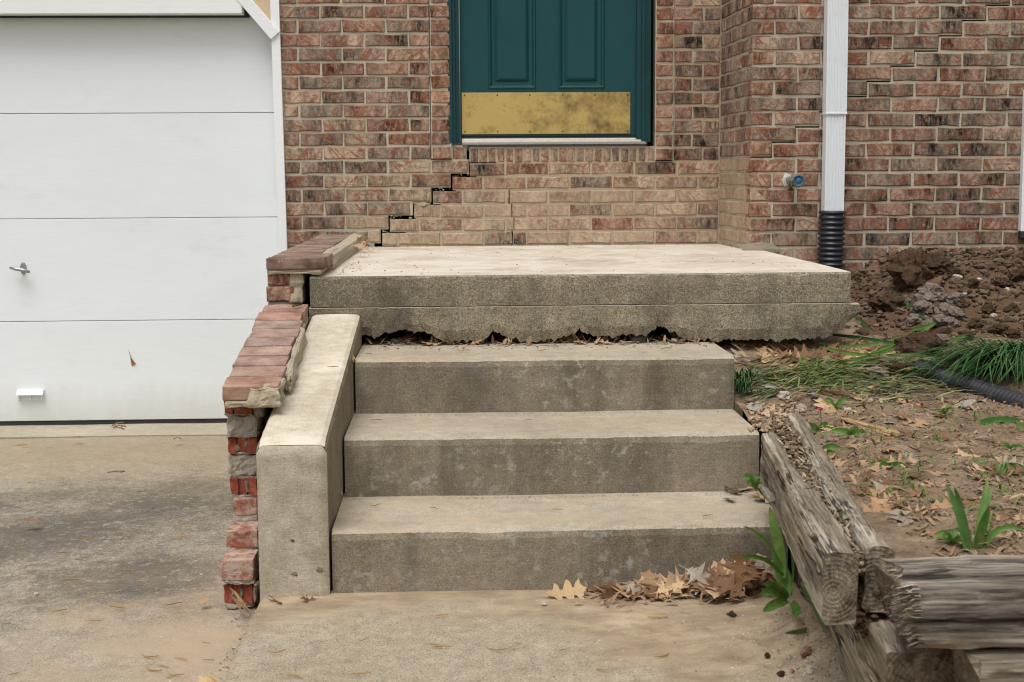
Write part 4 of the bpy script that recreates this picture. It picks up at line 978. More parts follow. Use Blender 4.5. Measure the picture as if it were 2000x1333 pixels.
# ------------------------------------------------------------------ landscape timbers
def place_local(o_me, p, q):
    # timbers are modelled along local x so the grain follows their length
    d = (q-p); d.z = 0; a = math.atan2(d.y, d.x); return p, a
def timber_from(name, left, right, ztop, h, m, mend, seed, amp=.006, origin=None):
    # left/right: matching (px, py) edge points on the top from far to near
    A = [atz(x, y, ztop) for x, y in left]; B = [atz(x, y, ztop) for x, y in right]
    o = (A[0]+B[0])/2; d = (A[-1]+B[-1])/2-o; ang = math.atan2(d.y, d.x); rot = Matrix.Rotation(-ang, 3, 'Z')
    A = [rot @ (p-o) for p in A]; B = [rot @ (p-o) for p in B]
    rings = []; N = 70
    for i in range(N+1):
        t = i/N*(len(A)-1); k = min(int(t), len(A)-2); f = t-k; a = A[k].lerp(A[k+1], f); b = B[k].lerp(B[k+1], f)
        x = (a.x+b.x)/2; w = b-a; ring = []
        cs = [(0.0, -.06), (.02, -.012), (.10, -.001), (.35, 0), (.65, 0), (.9, -.002), (.985, -.014), (1, -.06), (1, -.6*h), (.985, -h+.008), (.9, -h), (.1, -h), (.015, -h+.008), (0, -.6*h)]
        for u, z in cs:
            p = a+w*u; g = fbm(x*2.5+seed, u*9+seed, z*60, 4)*amp+fbm(x*14+seed, u*30, z*160, 3)*amp*.5; e = -1 if u < .5 else 1
            ring.append((p.x+(fbm(u*7, z*50, seed)*.012 if i in (0, N) else 0), p.y+(p.y-(a.y+b.y)/2)*.0+(b.y-a.y)/max(abs(b.y-a.y), 1e-4)*e*g*.8, z+g*.7))
        rings.append(ring)
    me = loft(name, rings, [m, mend], True, [0]*14+[1])
    return me, o, ang
run = thing('landscape_timber', 'weathered landscape timber rotted lengthwise into two halves, edging the steps', 'timber', 'landscape timbers edging the bed')
a1 = timber_from('timber_half', [(1486, 846), (1515, 905), (1543, 962), (1578, 1030), (1608, 1081)], [(1518, 846), (1550, 905), (1600, 962), (1650, 1030), (1678, 1081)], -.70, .137, WOODA, ENDG, 3)
a2 = timber_from('timber_half', [(1538, 812), (1582, 904), (1616, 967), (1658, 1029), (1688, 1070)], [(1560, 800), (1630, 904), (1669, 967), (1709, 1029), (1746, 1068)], -.698, .125, WOODA, ENDG, 9, .008)
for me, o, an in (a1, a2): part('timber_half', me, run, o, (0, 0, an))
def gap_gen():
    t = random.random(); y = lerp(815, 1075, t); cx = poly([(815, 1530), (846, 1528), (905, 1566), (962, 1606), (1030, 1652), (1081, 1680)], y) if False else None
    c = poly([(815, 1528), (905, 1566), (962, 1608), (1030, 1654), (1081, 1683)], y); w = poly([(815, 24), (905, 22), (962, 16), (1030, 6), (1081, 6)], y)
    p = atz(c+R(-w, w), y, -.70); return p+Vector((0, 0, -R(.004, .03)-.012*t)), R(.006, .022)
def g_rotchip():
    g = gap_gen(); q = g[0]+Vector((0, 0, .012)); d = Vector((R(-.6, .6), R(-1, 1), R(-.3, .4))).normalized()*R(.012, .045)
    return [q, q+d*.5, q+d], R(.004, .012)
part('rot_chips', ribbons('rot_chips', 260, g_rotchip, leafm('rot_chip', [(.09, .06, .04), (.22, .155, .10), (.38, .30, .20), (.15, .10, .065)], False, True, 0, .95)), run)['kind'] = 'stuff'
o = part('rotted_fill', scatter('rotted_fill', 620, gap_gen, leafm('rotted_wood_crumb', [(.075, .05, .033), (.16, .11, .07), (.26, .19, .125), (.11, .075, .05), (.34, .265, .18)], False, True, 0, .97)), run); o['kind'] = 'stuff'
low_t = thing('landscape_timber', 'lower landscape timber lying on the ground beneath the split one', 'timber', 'landscape timbers edging the bed')
n0, n1 = atz(1728, 1274, -.845), atz(1880, 1268, -.845); 
def plank(name, P, m, mend, seed, amp, par, cuts=9, bev=.012):
    # P: near-left, near-right, far-right, far-left (top), thickness h; grain along local x
    (nl, nr, fr, fl), (bnl, bnr, bfr, bfl) = P
    o = (nl+nr)/2; d = (fl+fr)/2-o; an = math.atan2(d.y, d.x); rot = Matrix.Rotation(-an, 3, 'Z')
    Q = [rot @ (p-o) for p in (bnl, bnr, bfr, bfl, nl, nr, fr, fl)]
    me = hexa(name, Q, [m, mend], bev, cuts, amp, 16, seed)
    for p in me.polygons:
        if abs(p.normal.x) > .75: p.material_index = 1
    return part(name, me, par, o, (0, 0, an))
g0 = atz(1688, 1330, -1.06); lean = Vector((g0.x-n0.x-.02, 0, 0))
far = Vector((.895, 3.66, -.845)); fr_ = Vector((1.03, 3.66, -.845))
ext = (n0-far).normalized()
dwn = Vector((.055, 0, -.24))
plank('timber', ([n0, n1, fr_, far], [n0+Vector((.012, .01, -.24)), n1+Vector((0, 0, -.24)), fr_+Vector((0, 0, -.24)), far+Vector((.01, 0, -.24))]), WOODA, ENDD, 4, .012, low_t)
fr_t = thing('landscape_timber', 'short dark weathered timber with its crumbling end towards the steps', 'timber', 'landscape timbers edging the bed')
tb0, tf0 = atz(1738, 1086, -.69), atz(1786, 1140, -.69)
x9 = 3.2
def front_timber(par, x0, yb, yf, z1, h, m, mend, seed, amp, x1=3.2):
    N = 60; rings = []
    prof_ = [(1, -h), (1, -.01), (.9, 0), (.5, .002), (.12, -.004), (.02, -.02), (0, -.05), (.0, -.50*h), (.004, -.575*h), (.026, -.588*h), (.006, -.600*h), (0, -.64*h), (.0, -.9*h), (.05, -h)]
    L_ = x1-x0
    for i in range(N+1):
        x = L_*(i/N)**1.6; ring = []
        for u, z in prof_:
            g = fbm(x*3+seed, u*8, z*70, 4)*amp+fbm(x*16, u*30+seed, z*180, 3)*amp*.4
            xo = fbm(u*14, z*130, seed+3, 5)*.05+(.018 if z < -.5*h else 0)+(1-u)*(-.012) if i == 0 else 0
            ring.append((x+xo, (yb-yf)*(u-1)+(g if u < .5 else 0), z+g*.6))
        rings.append(ring)
    part('timber', loft('timber', rings, [m, mend], True, [0]*14+[1]), par, (x0, yb, z1))
front_timber(fr_t, (tb0.x+tf0.x)/2, tb0.y, tf0.y, -.69, .118, WOODB, ENDD, 2, .010)
def g_fib():
    u, v = random.random(), random.random(); p = Vector((lerp(tb0.x, tf0.x, u)-.004+v*.012, lerp(tb0.y, tf0.y, u)-.005, -.69-.004-v*.105)); d = Vector((-R(.004, .022), R(-.006, .004), R(-.008, .006)))
    return [p+Vector((.012, 0, 0)), p, p+d], R(.003, .010)
part('split_fibres', ribbons('split_fibres', 520, g_fib, leafm('timber_fibre', [(.16, .125, .09), (.32, .26, .19), (.44, .37, .29), (.24, .19, .135)], False, True, 0, .95)), fr_t)['kind'] = 'stuff'
bt = thing('landscape_timber', 'tan timber under the dark crumbling one, cut off by the corner', 'timber', 'landscape timbers edging the bed')
q = at(1916, 1278, tf0.y-.0)
front_timber(bt, q.x, tb0.y, tf0.y, q.z, .15, WOODA, ENDG, 8, .006)
# dark earth packed behind the timber joint
o = struct('packed_earth', hexa('packed_earth', [(.80, 2.53, -1.3), (3.0, 2.53, -1.3), (3.0, 4.4, -1.3), (.93, 4.4, -1.3), (.84, 2.55, -.76), (3.0, 2.5, -.74), (3.0, 4.4, -.74), (.96, 4.4, -.76)], MOUND, .02, 6, .02, 9, 3))
hexa_ = hexa('earth_plug', [(.80, 2.60, -1.0), (.95, 2.57, -1.0), (.95, 2.85, -1.0), (.86, 2.85, -1.0), (.79, 2.63, -.80), (.93, 2.59, -.735), (.93, 2.85, -.74), (.85, 2.85, -.76)], MOUND, .02, 8, .03, 22, 5)
struct('packed_earth', hexa_)
def joint_gen():
    p = at(R(1672, 1745), R(1110, 1245), R(2.585, 2.68)); return p, R(.006, .024)
struct('crumbled_earth', scatter('crumbled_earth', 260, joint_gen, CRUMBD), 'stuff')

# ------------------------------------------------------------------ loose earth, stones
def g_mound():
    x, y = R(1.45, 3.0), R(4.85, 6.22)
    m = sst(4.85, 5.5, y)*sst(1.5, 1.8, x)
    if random.random() > m+.12 or not clear(x, y): return None
    s = R(.008, .03)*(1.7 if random.random() < .12 else 1); return (x, y, bed(x, y)+s*.2), s
struct('soil_clods', scatter('soil_clods', 3400, g_mound, CRUMBD, 0, .35), 'stuff')
def g_bed():
    y = 2.5+2.6*random.random()**1.2; x = R(.83, .9+.55*y*.42)
    if not clear(x, y): return None
    s = R(.003, .011); return (x, y, bed(x, y)+s*.15), s
struct('soil_crumbs', scatter('soil_crumbs', 3600, g_bed, CRUMB), 'stuff')
def g_grit():
    r = random.random()
    if r < .40: p = atz(1650-abs(random.gauss(0, 95)), R(1185, 1333), -1.06); p.z = wz(p.x, p.y); s = R(.002, .008)
    elif r < .62: p = atz(1690-700*random.random()**1.5, R(1165, 1300), -1.073); p.z = wz(p.x, p.y); s = R(.0015, .006)
    elif r < .72: x = R(-.3, .86); p = Vector((x, 4.055-abs(random.gauss(0, .012)), -.929)); s = R(.0015, .005)
    elif r < .80: x = R(-.3, .86); p = Vector((x, 4.46-abs(random.gauss(0, .012)), -.752)); s = R(.0015, .005)
    elif r < .9: p = Vector((R(-.3, .87), R(4.72, 4.95), -.576)); s = R(.002, .010)
    else: p = Vector((WX0-.01-abs(random.gauss(0, .02)), R(2.6, 3.72), -1.146)); s = R(.002, .008)
    if p.x > .86+.0: return None
    return p, s
struct('gravel', scatter('gravel', 2600, g_grit, GRIT), 'stuff')
def g_chips():
    p = on_bed(R(1462, 1575), R(795, 850)); return p+Vector((0, 0, .006)), R(.006, .022)
struct('wood_crumbs', scatter('wood_crumbs', 170, g_chips, leafm('rotten_wood_chip', [(.34, .25, .16), (.48, .37, .25), (.25, .17, .10), (.40, .30, .20)], False, True, 0, .9)), 'stuff')
ROCKS = {}
def lump(name, label, cat, group, px, py, wpx, m, flat=.65, seed=0, z=None, asp=1.0, rz=None, sink=.25):
    p = on_bed(px, py) if z is None else atz(px, py, z)
    if z is not None and -1.11 < z < -1.06:
        for _ in range(4): p = atz(px, py, wz(p.x, p.y))
    w = wpx*p.y/FPX; key = (m.name, seed % 5)
    if key not in ROCKS: ROCKS[key] = rock(name, seed % 5+1, m, 4 if m in (CLOD, CLAY) else 3, .40 if m in (CLOD, CLAY) else .34, 1)
    o = thing(name, label, cat, group, ROCKS[key], p+Vector((0, 0, w*flat*(.5-sink))), (R(-.2, .2), R(-.2, .2), R(0, 6) if rz is None else rz))
    o.scale = (w, w*asp, w*flat); return o
lump('soil_lump', 'largest dark soil lump, barrel shaped, lying among the strap leaves', 'soil lump', 'soil lumps thrown from the dig', 1800, 690, 88, CLOD, .6, 1, None, .7, 0)
lump('soil_lump', 'peaked soil lump against the bricks right of the black boot', 'soil lump', 'soil lumps thrown from the dig', 1778, 552, 80, CLOD, .95, 1)
lump('soil_lump', 'soil lump at the top of the dug heap, against the wall', 'soil lump', 'soil lumps thrown from the dig', 1832, 535, 52, CLOD, .75, 3)
lump('soil_lump', 'rounded soil lump at the foot of the brick wall beside the porch corner', 'soil lump', 'soil lumps thrown from the dig', 1735, 605, 62, CLOD, .7, 4)
lump('soil_lump', 'flat grey-brown soil slab lying in the cut grass', 'soil lump', 'soil lumps thrown from the dig', 1708, 738, 50, CLAY, .55, 2)
lump('soil_lump', 'smaller brown soil crumb beside the flat slab in the grass', 'soil lump', 'soil lumps thrown from the dig', 1748, 730, 38, CLOD, .6, 3)
for i, (a, b, w) in enumerate([(1822, 585, 55), (1800, 615, 42), (1845, 615, 40), (1835, 640, 36), (1865, 590, 34), (1785, 632, 30), (1855, 640, 34), (1815, 640, 30), (1872, 622, 30), (1795, 590, 30), (1768, 595, 30), (1840, 670, 28)]):
    lump('clay_clod', 'largest pale grey clay clod crowning the clay patch' if i == 0 else 'grey clay clod in the pale patch on the dug soil heap', 'clay clod', 'grey clay clods on the soil heap', a, b, w, CLAY, .75, i)
for i, (a, b, w) in enumerate([(1905, 640, 30), (1930, 610, 26), (1960, 560, 32), (1885, 665, 28), (1950, 650, 34), (1978, 610, 28), (1900, 560, 26), (1865, 540, 34), (1925, 575, 22), (1975, 660, 30), (1880, 600, 24), (1990, 545, 34)]):
    lump('soil_clod', 'dark brown clod on the dug soil heap', 'soil clod', 'brown clods on the soil heap', a, b, w, CLOD, .7, i)
for i, (lab, a, b, w, m, fl, z) in enumerate([
    ('white flat stone beside the cut grass near the top step', 1532, 778, 40, STONE, .45, None), ('pale stone just right of the flat white one', 1565, 800, 24, STONEG, .6, None),
    ('small white stone below the cut grass', 1658, 806, 20, STONE, .6, None), ('white pebble under the grass middle', 1700, 787, 16, STONE, .6, None),
    ('flat angular grey stone below the ribbed pipe', 1885, 797, 46, STONEG, .4, None), ('broad tan stone by the grass clump at the right edge', 1985, 690, 56, STONE, .35, None),
    ('pale stone on the upper slope of the soil heap', 1868, 545, 22, STONE, .6, None), ('white stone near the right end of the soil heap', 1912, 550, 14, STONE, .7, None),
    ('white stone low on the soil heap face', 1940, 623, 15, STONE, .7, None), ('white stone midway down the soil heap', 1885, 577, 13, STONE, .7, None), ('white stone at the edge of the heap by the frame', 1967, 569, 14, STONE, .7, None),
    ('flat brown stone behind the white one by the top step', 1505, 762, 40, STONEG, .35, None), ('grey stone slab at the head of the split timber', 1475, 800, 42, STONEG, .3, None),
    ('red stone among the gravel by the lower timber', 1572, 1280, 32, STONER, .6, -1.07), ('pale stone right of the red one', 1603, 1285, 26, STONE, .6, -1.07), ('pale egg shaped stone near the picture bottom by the timber', 1582, 1312, 22, STONE, .8, -1.07),
    ('dark pebble left of the red stone', 1541, 1287, 13, STONEG, .8, -1.07), ('brown pebble below the red stone', 1547, 1314, 13, STONER, .8, -1.07), ('small black pebble on the sandy walk', 1499, 1284, 11, CLOD, .9, -1.07),
    ('crumbled dark lump at the bottom of the walk', 1525, 1320, 18, CLOD, .8, -1.07), ('dirt lump on the walk by the weed', 1429, 1202, 16, CLOD, .7, -1.075), ('pale pebble at the left end of the leaf drift', 1062, 1183, 12, STONE, .7, -1.08),
    ('flat pale stone wedged under the porch edge', 1243, 664, 38, STONE, .35, -.575), ('grey stone in the gap under the porch edge at the left', 772, 670, 22, STONEG, .5, -.576), ('small stone in the gap below the porch by the hole', 1317, 668, 14, STONEG, .7, -.576),
    ('grey stone in the gap just left of the first tooth', 845, 668, 20, STONEG, .6, -.576),
    ('white pebble on the dark driveway', 72, 1163, 11, STONE, .8, -1.135), ('pebble at the foot of the broken brick end', 463, 1208, 12, STONEG, .8, -1.13),
    ('larger crumb of mortar on the porch against the cap', 657, 508, 18, ROUGHM, .6, -.335), ('crumb of mortar on the porch farther along the cap', 676, 500, 12, ROUGHM, .7, -.335), ('small crumb of mortar at the porch front corner', 617, 537, 9, ROUGHM, .8, -.337)]):
    lump('stone', lab, 'stone', 'loose stones', a, b, w, m, fl, i, z, R(.65, .95))
def splinter(label, a, b, z, w, m, cat='wood splinter', h=.012):
    p, q_ = (on_bed(*a), on_bed(*b)) if z is None else (atz(*a, z), atz(*b, z))
    mid = (p+q_)/2; d = q_-p; L_ = d.length
    me = hexa('wood_splinter', [(-L_/2, -w*.3, 0), (L_/2, -w*.5, 0), (L_/2, w*.5, 0), (-L_/2, w*.2, 0), (-L_/2, -w*.25, h*.6), (L_/2, -w*.4, h), (L_/2, w*.4, h), (-L_/2, w*.15, h*.6)], m, .002, 5, .006, 40, a[0])
    thing('wood_splinter', label, cat, None, me, mid+Vector((0, 0, .004)), (0, 0, math.atan2(d.y, d.x)))
splinter('orange splintered strip of wood lying on the soil below the grass', (1640, 822), (1748, 856), None, .035, FRESHW)
splinter('short grey board wedged beside the second step', (1489, 955), (1507, 985), -.80, .03, WOODA)
splinter('brown wood chip leaning by the grass', (1585, 752), (1590, 790), None, .02, WOODB)

# ------------------------------------------------------------------ corrugated drain pipe on the bed
p0, p1 = on_bed(1793, 722), on_bed(1880, 758); p2 = on_bed(1990, 792)
dp = thing('drain_pipe', 'black corrugated drain pipe half buried beside the grass clump', 'drain pipe')
pts, rad = [], []
NP = 34*4
for i in range(NP+1):
    t = i/NP; a = p0.lerp(p1, t); b = p1.lerp(p2+(p2-p1)*.25, t); pts.append(a.lerp(b, t)+Vector((0, 0, .002))); rad.append(.036*(1 if i % 4 in (1, 2) else .84))
part('pipe', tube('pipe', pts, lambda i: rad[i], DUSTYP, 18), dp)

# ------------------------------------------------------------------ leaves
HALF = [(0, .004), (.08, .03), (.15, .13), (.20, .075), (.27, .20), (.33, .37), (.37, .25), (.40, .10), (.47, .11), (.55, .28), (.62, .45), (.66, .30), (.69, .115), (.75, .115), (.80, .24), (.87, .32), (.89, .18), (.91, .09), (1.0, 0)]
def oak_mesh(seed, m):
    r = random.Random(seed); V, F = [], []
    tw, cu, fold, wav = r.uniform(-.4, .4), r.uniform(-.3, .35), r.uniform(-.1, .42), r.uniform(.01, .05)
    n = len(HALF); pr2 = [(t+r.uniform(-.02, .02) if 0 < i < n-1 else t, w*r.uniform(.82, 1.15)) for i, (t, w) in enumerate(HALF)]
    pr3 = [(t+r.uniform(-.02, .02) if 0 < i < n-1 else t, w*r.uniform(.82, 1.15)) for i, (t, w) in enumerate(HALF)]
    def bend(x, y):
        z = cu*(x-.5)**2*1.1+fold*abs(y)*.9+tw*y*(x-.4)+wav*math.sin(x*9+seed)+wav*2.0*math.sin(y*11+x*5+seed)*abs(y)
        return (x-.45, y, z-.08)
    mid = [bend(sum(HALF[max(0, i-1)][0] for _ in (0,)) * 0+min(1, HALF[i][0]), 0) for i in range(n)]
    V += mid; V += [bend(t, w) for t, w in pr2]; V += [bend(t, -w) for t, w in pr3]
    for i in range(n-1):
        F.append((i, i+1, n+i+1, n+i)); F.append((i+1, i, 2*n+i, 2*n+i+1))
    b = len(V); V += [bend(-.22, .006), bend(-.22, -.006), bend(0, .008), bend(0, -.008)]; F.append((b, b+1, b+3, b+2))
    return mesh('oak_leaf', V, F, m)
OAKS = [oak_mesh(i*3+1, OAK) for i in range(10)]; OAKQ = [oak_mesh(i*5+2, OAKP) for i in range(5)]; OAKX = [oak_mesh(i*7+3, OAKD) for i in range(7)]; OAKY = [oak_mesh(i*11+4, OAKG) for i in range(4)]
def lean(a, b, j=.3): return (Matrix.Rotation(R(a, b), 3, 'X') @ Matrix.Rotation(R(-j, j), 3, 'Y') @ Matrix.Rotation(R(0, 6.3), 3, 'Z')).to_euler()
def leaf(p, s, label, group, rot=None, pool=None, lift=.0):
    if not pool:
        w_, pool = random.choices([('tan', OAKS), ('pale', OAKQ), ('dark brown', OAKX), ('greyish', OAKY)], [4, 1.5, 4.5, 1.2])[0]
        label = label.replace('dry', 'dry '+w_, 1) if 'dry' in label else label.replace('dead', 'dead '+w_, 1) if 'dead' in label else label
        if 'dry' not in label and 'dead' not in label: pool = OAKX if 'dark' in label or 'brown' in label else OAKS
    o = thing('oak_leaf', label, 'leaf', group, random.choice(pool), Vector(p)+Vector((0, 0, s*.08+lift)), rot or (R(-.35, .35), R(-.35, .35), R(0, 6.3)))
    o.scale = (s, s, s); return o
for i in range(62):
    t = random.random()**.7; px = lerp(1185, 1530, t); hgt = .002+.065*sst(0, 1, t)*random.random()
    y = 3.66-abs(random.gauss(0, .045))-.10*t*random.random(); q = at(px, 1150, y)
    if q.x > .83: continue
    leaf((q.x, y, wz(q.x, y)+.008+hgt), R(.062, .108), 'dry oak leaf in the drift at the foot of the bottom step', 'leaf drift at the bottom step', lean(.15, .85, .4) if i % 4 else lean(.8, 1.35, .5))
for lab, px, py, s, rz in (('lone pale oak leaf at the left end of the leaf drift', 1100, 1160, .115, .15), ('pale star shaped oak leaf lying at the front of the drift', 1392, 1150, .125, 1.7), ('pale oak leaf at the front left of the drift', 1320, 1160, .13, .9),
                       ('upright brown oak leaf against the bottom riser', 1258, 1130, .10, 1.3), ('tan oak leaf lying on top of the drift', 1350, 1120, .10, 2.3), ('dark curled oak leaf left of the drift', 1170, 1150, .08, .1)):
    leaf(atz(px, py, -1.09), s, lab, 'leaf drift at the bottom step', (Matrix.Rotation(R(.2, .45), 3, 'X') @ Matrix.Rotation(rz, 3, 'Z')).to_euler(), OAKQ if 'pale' in lab else OAKX if 'brown' in lab or 'dark' in lab else OAKS, -.0)
leaf(at(478, 1178, 3.66), .10, 'tan oak leaf leaning on the foot of the broken brick end', 'single oak leaves', (1.0, .3, 1.9), OAKQ)
leaf(atz(545, 1174, -1.095), .06, 'curled oak leaf at the foot of the cheek wall', 'single oak leaves', (.7, .2, 2.2), OAKQ)
leaf(atz(600, 1172, -1.095), .05, 'small brown leaf scrap by the cheek wall corner', 'single oak leaves', (.4, .3, .6))
leaf(atz(57, 1017, -1.13), .07, 'brown oak leaf lying on the dark driveway', 'single oak leaves', (.1, .1, .5))
leaf(atz(405, 1328, -1.125), .06, 'orange oak leaf at the bottom edge beside the walk', 'single oak leaves', (.3, .1, .8), OAKQ)
leaf(atz(400, 1172, -1.13), .035, 'small leaf scrap on the driveway by the brick end', 'single oak leaves')
leaf(atz(350, 856, -1.15), .05, 'tan leaf lying on the driveway near the garage', 'single oak leaves', None, OAKQ)
leaf(atz(150, 854, -1.15), .05, 'dark curled leaf on the driveway near the garage', 'single oak leaves')
leaf(Vector((-.345, 4.02, -.90)), .05, 'small leaf standing in the corner of the second tread and cheek wall', 'single oak leaves', (1.2, .2, 1.0))
leaf(Vector((-.33, 4.47, -.57)), .045, 'leaf scrap at the left end of the top tread', 'single oak leaves', (.8, .2, 1.0))
for i in range(7): leaf(atz(R(1425, 1500), R(955, 985), -.925), R(.05, .085), 'dry leaf caught at the right end of the lowest tread', 'leaves on the lowest tread', None, None, .004)
for i in range(34):
    x = R(-.28, .9); leaf((x, R(4.83, 5.0), -.572), R(.045, .085), 'dead leaf packed in the gap under the porch edge', 'leaves under the porch', (R(-.6, .6), R(-.5, .5), R(0, 6.3)))
for i in range(44):
    q = on_bed(R(1430, 1700), R(672, 712)); 
    if q.y > 5.05: q.y = R(4.9, 5.05)
    leaf(q, R(.07, .13), 'dry oak leaf spilling out below the right part of the porch', 'leaves beside the porch', lean(.2, .9, .4))
cnt = 0
for i in range(900):
    px, py = R(1500, 2000), R(690, 1075)
    if px-1480 < (py-830)*.95+60 and py > 820: continue
    if random.random() > .35+.5*(1 if 900 < py < 1070 and px < 1800 else 0)+.25*(py < 820): continue
    q = on_bed(px, py)
    if not clear(q.x, q.y): continue
    zn = ('on the soil behind the dark crumbling timber', 'behind the dark timber') if py > 985 else ('on bare soil right of the split timber', 'right of the split timber') if px < 1760 and py > 850 else ('on the open soil at the right edge of the bed', 'at the right edge') if py > 850 else ('among the cut grass', 'in the grass') if px < 1800 and py < 795 else ('on the soil between grass and split timber', 'above the timber') if px < 1800 else ('beside the ribbed pipe and grass clump', 'by the pipe')
    leaf(q, R(.045, .095), 'dry oak leaf '+zn[0], 'leaves '+zn[1], lean(-.1, .6))
    cnt += 1
    if cnt >= 150: break
for i in range(7): leaf(at(R(688, 705), R(468, 490), R(5.9, 6.7))+Vector((.02, 0, 0)), R(.03, .055), 'leaf scrap caught between porch and brick cap', 'leaves between porch and cap', (R(-.8, .8), R(-.8, .8), R(0, 6.3)))
# shredded litter too small to pick apart
def g_litter():
    y = 2.55+2.45*random.random()**1.3; x = R(.84, .95+.42*y)
    if not clear(x, y): return None
    q = Vector((x, y, bed(x, y)+.004)); d = Vector((R(-1, 1), R(-1, 1), R(-.1, .3))).normalized()*R(.012, .05)
    return [q, q+d*.5+Vector((0, 0, R(0, .008))), q+d], R(.004, .016)
struct('leaf_litter', ribbons('leaf_litter', 2600, g_litter, LITTER), 'stuff')
def g_root():
    q = on_bed(R(1620, 1990), R(830, 1040)); d = Vector((R(-1, 1), R(-1, 1), 0)).normalized()*R(.03, .12)
    return [q+Vector((0, 0, .006)), q+d*.4+Vector((R(-.01, .01), R(-.01, .01), .010)), q+d+Vector((0, 0, .006))], .0018
struct('dead_roots', ribbons('dead_roots', 260, g_root, TWIG), 'stuff')
def g_drift():
    px = lerp(1120, 1560, random.random()**.6); y = 3.68-abs(random.gauss(0, .07)); q = at(px, 1150, y); q.z = wz(q.x, y)+.004
    if q.x > .84: return None
    d = Vector((R(-1, 1), R(-.6, .6), R(-.05, .5))).normalized()*R(.012, .05); return [q, q+d*.5+Vector((0, 0, R(0, .01))), q+d], R(.004, .016)
struct('leaf_crumbs', ribbons('leaf_crumbs', 420, g_drift, LITTER), 'stuff')
def g_porchlitter():
    x = R(-.3, .9); q = Vector((x, R(4.80, 4.98), -.573)); d = Vector((R(-1, 1), R(-.5, .5), R(-.1, .6))).normalized()*R(.015, .05)
    return [q, q+d*.5, q+d], R(.006, .018)
struct('porch_litter', ribbons('porch_litter', 260, g_porchlitter, LITTER), 'stuff')

# ------------------------------------------------------------------ grass and plants
def blade(q, ang, L_, lift, w, droop=.6):
    d = Vector((math.cos(ang), math.sin(ang), 0)); pts_ = []
    c = R(-.25, .25)
    for i in range(6):
        t = i/5; s = d.cross(Vector((0, 0, 1)))*c*t*t*L_
        pts_.append(q+d*L_*t+s+Vector((0, 0, lift*math.sin(min(1, t/droop)*math.pi*.5)*(1 if t < droop else 1-((t-droop)/(1-droop))**2*.9)+.006)))
    return pts_, w
def g_grass():
    px = R(1445, 1850); py = R(705, 792)
    if fbm(px*.012, py*.03, 3) < -.22: return None
    q = on_bed(px, py)
    if q.x < .90: return None
    if q.x < 1.1 and q.y < 4.7: return blade(q, R(-.8, .8), R(.06, .18), R(.006, .03), R(.006, .0105))
    return blade(q, random.choice([R(-.5, .5), R(2.6, 3.7), R(-.9, .2)]), R(.08, .24), R(.006, .026), R(.006, .0105))
struct('cut_grass', ribbons('cut_grass', 640, g_grass, GRASS), 'stuff')
def g_grassy():
    q = on_bed(random.gauss(1575, 38), random.gauss(742, 14)); return blade(q, R(-.6, 1.2), R(.06, .16), R(.010, .035), R(.004, .008))
struct('yellowed_grass', ribbons('yellowed_grass', 150, g_grassy, GRASSY), 'stuff')
def g_tuft(): 
    q = on_bed(R(1440, 1472), R(745, 775)); return blade(q, R(2.8, 5.2), R(.05, .12), R(.02, .06), R(.004, .007))
thing('grass_tuft', 'dark grass tuft hanging over the right end of the top step', 'grass tuft', None, ribbons('grass_tuft', 70, g_tuft, CLUMP))
cq = on_bed(1985, 735)
def g_clump():
    q = cq+Vector((R(-.09, .12), R(-.05, .05), 0)); return blade(q, R(2.3, 4.3), R(.16, .42), R(.03, .12), R(.006, .010), .4)
thing('grass_clump', 'dense arching grass clump over the half buried pipe', 'grass clump', None, ribbons('grass_clump', 300, g_clump, CLUMP))
def strap(par, pts_, w, m=STRAP, fold=.25):
    # a folded strap leaf along a smooth path
    P = []; n = len(pts_)
    for i in range(n-1):
        a, b, c, d = pts_[max(i-1, 0)], pts_[i], pts_[i+1], pts_[min(i+2, n-1)]
        for k in range(4):
            t = k/4; P.append(.5*((2*b)+(c-a)*t+(2*a-5*b+4*c-d)*t*t+(3*b-a-3*c+d)*t**3))
    P.append(pts_[-1]); N = len(P); V, F = [], []
    for i, p in enumerate(P):
        d = (P[min(i+1, N-1)]-P[max(i-1, 0)]).normalized(); view = p.normalized(); s = d.cross(view)
        s = s.normalized() if s.length > 1e-5 else Vector((1, 0, 0)); nn = s.cross(d).normalized(); t = i/(N-1)
        ww = w*(.55+.45*min(1, t*4))*(1 if t < .6 else max(.06, 1-((t-.6)/.4)**1.8)); V += [p-s*ww/2, p+nn*ww*fold, p+s*ww/2]
    for i in range(N-1):
        a = i*3; F += [(a, a+1, a+4, a+3), (a+1, a+2, a+5, a+4)]
    return part('leaf', mesh('leaf', V, F, m, None, True), par)
def px_path(l, y0, y1): return [at(x, y, lerp(y0, y1, i/(len(l)-1))) for i, (x, y) in enumerate(l)]
daf = thing('daffodil_plant', 'young daffodil with five upright strap leaves behind the dark timber', 'plant')
dq = on_bed(1898, 1077); Y0 = dq.y
for l, w, y1 in (([(1888, 1080), (1878, 1030), (1865, 985), (1848, 942)], .012, Y0+.03), ([(1897, 1080), (1886, 1025), (1872, 975), (1864, 952)], .010, Y0-.02), ([(1903, 1080), (1914, 1020), (1925, 965), (1929, 937)], .013, Y0+.05),
              ([(1908, 1080), (1916, 1040), (1932, 990)], .017, Y0-.03), ([(1912, 1080), (1935, 1048), (1968, 1030), (2004, 1036)], .012, Y0-.02), ([(1904, 1080), (1912, 1035), (1930, 985), (1936, 958)], .008, Y0+.06)):
    strap(daf, px_path(l, Y0, y1), w)
weed = thing('weed', 'tall green weed growing between the bottom step and the timber', 'plant')
WYy = 3.28
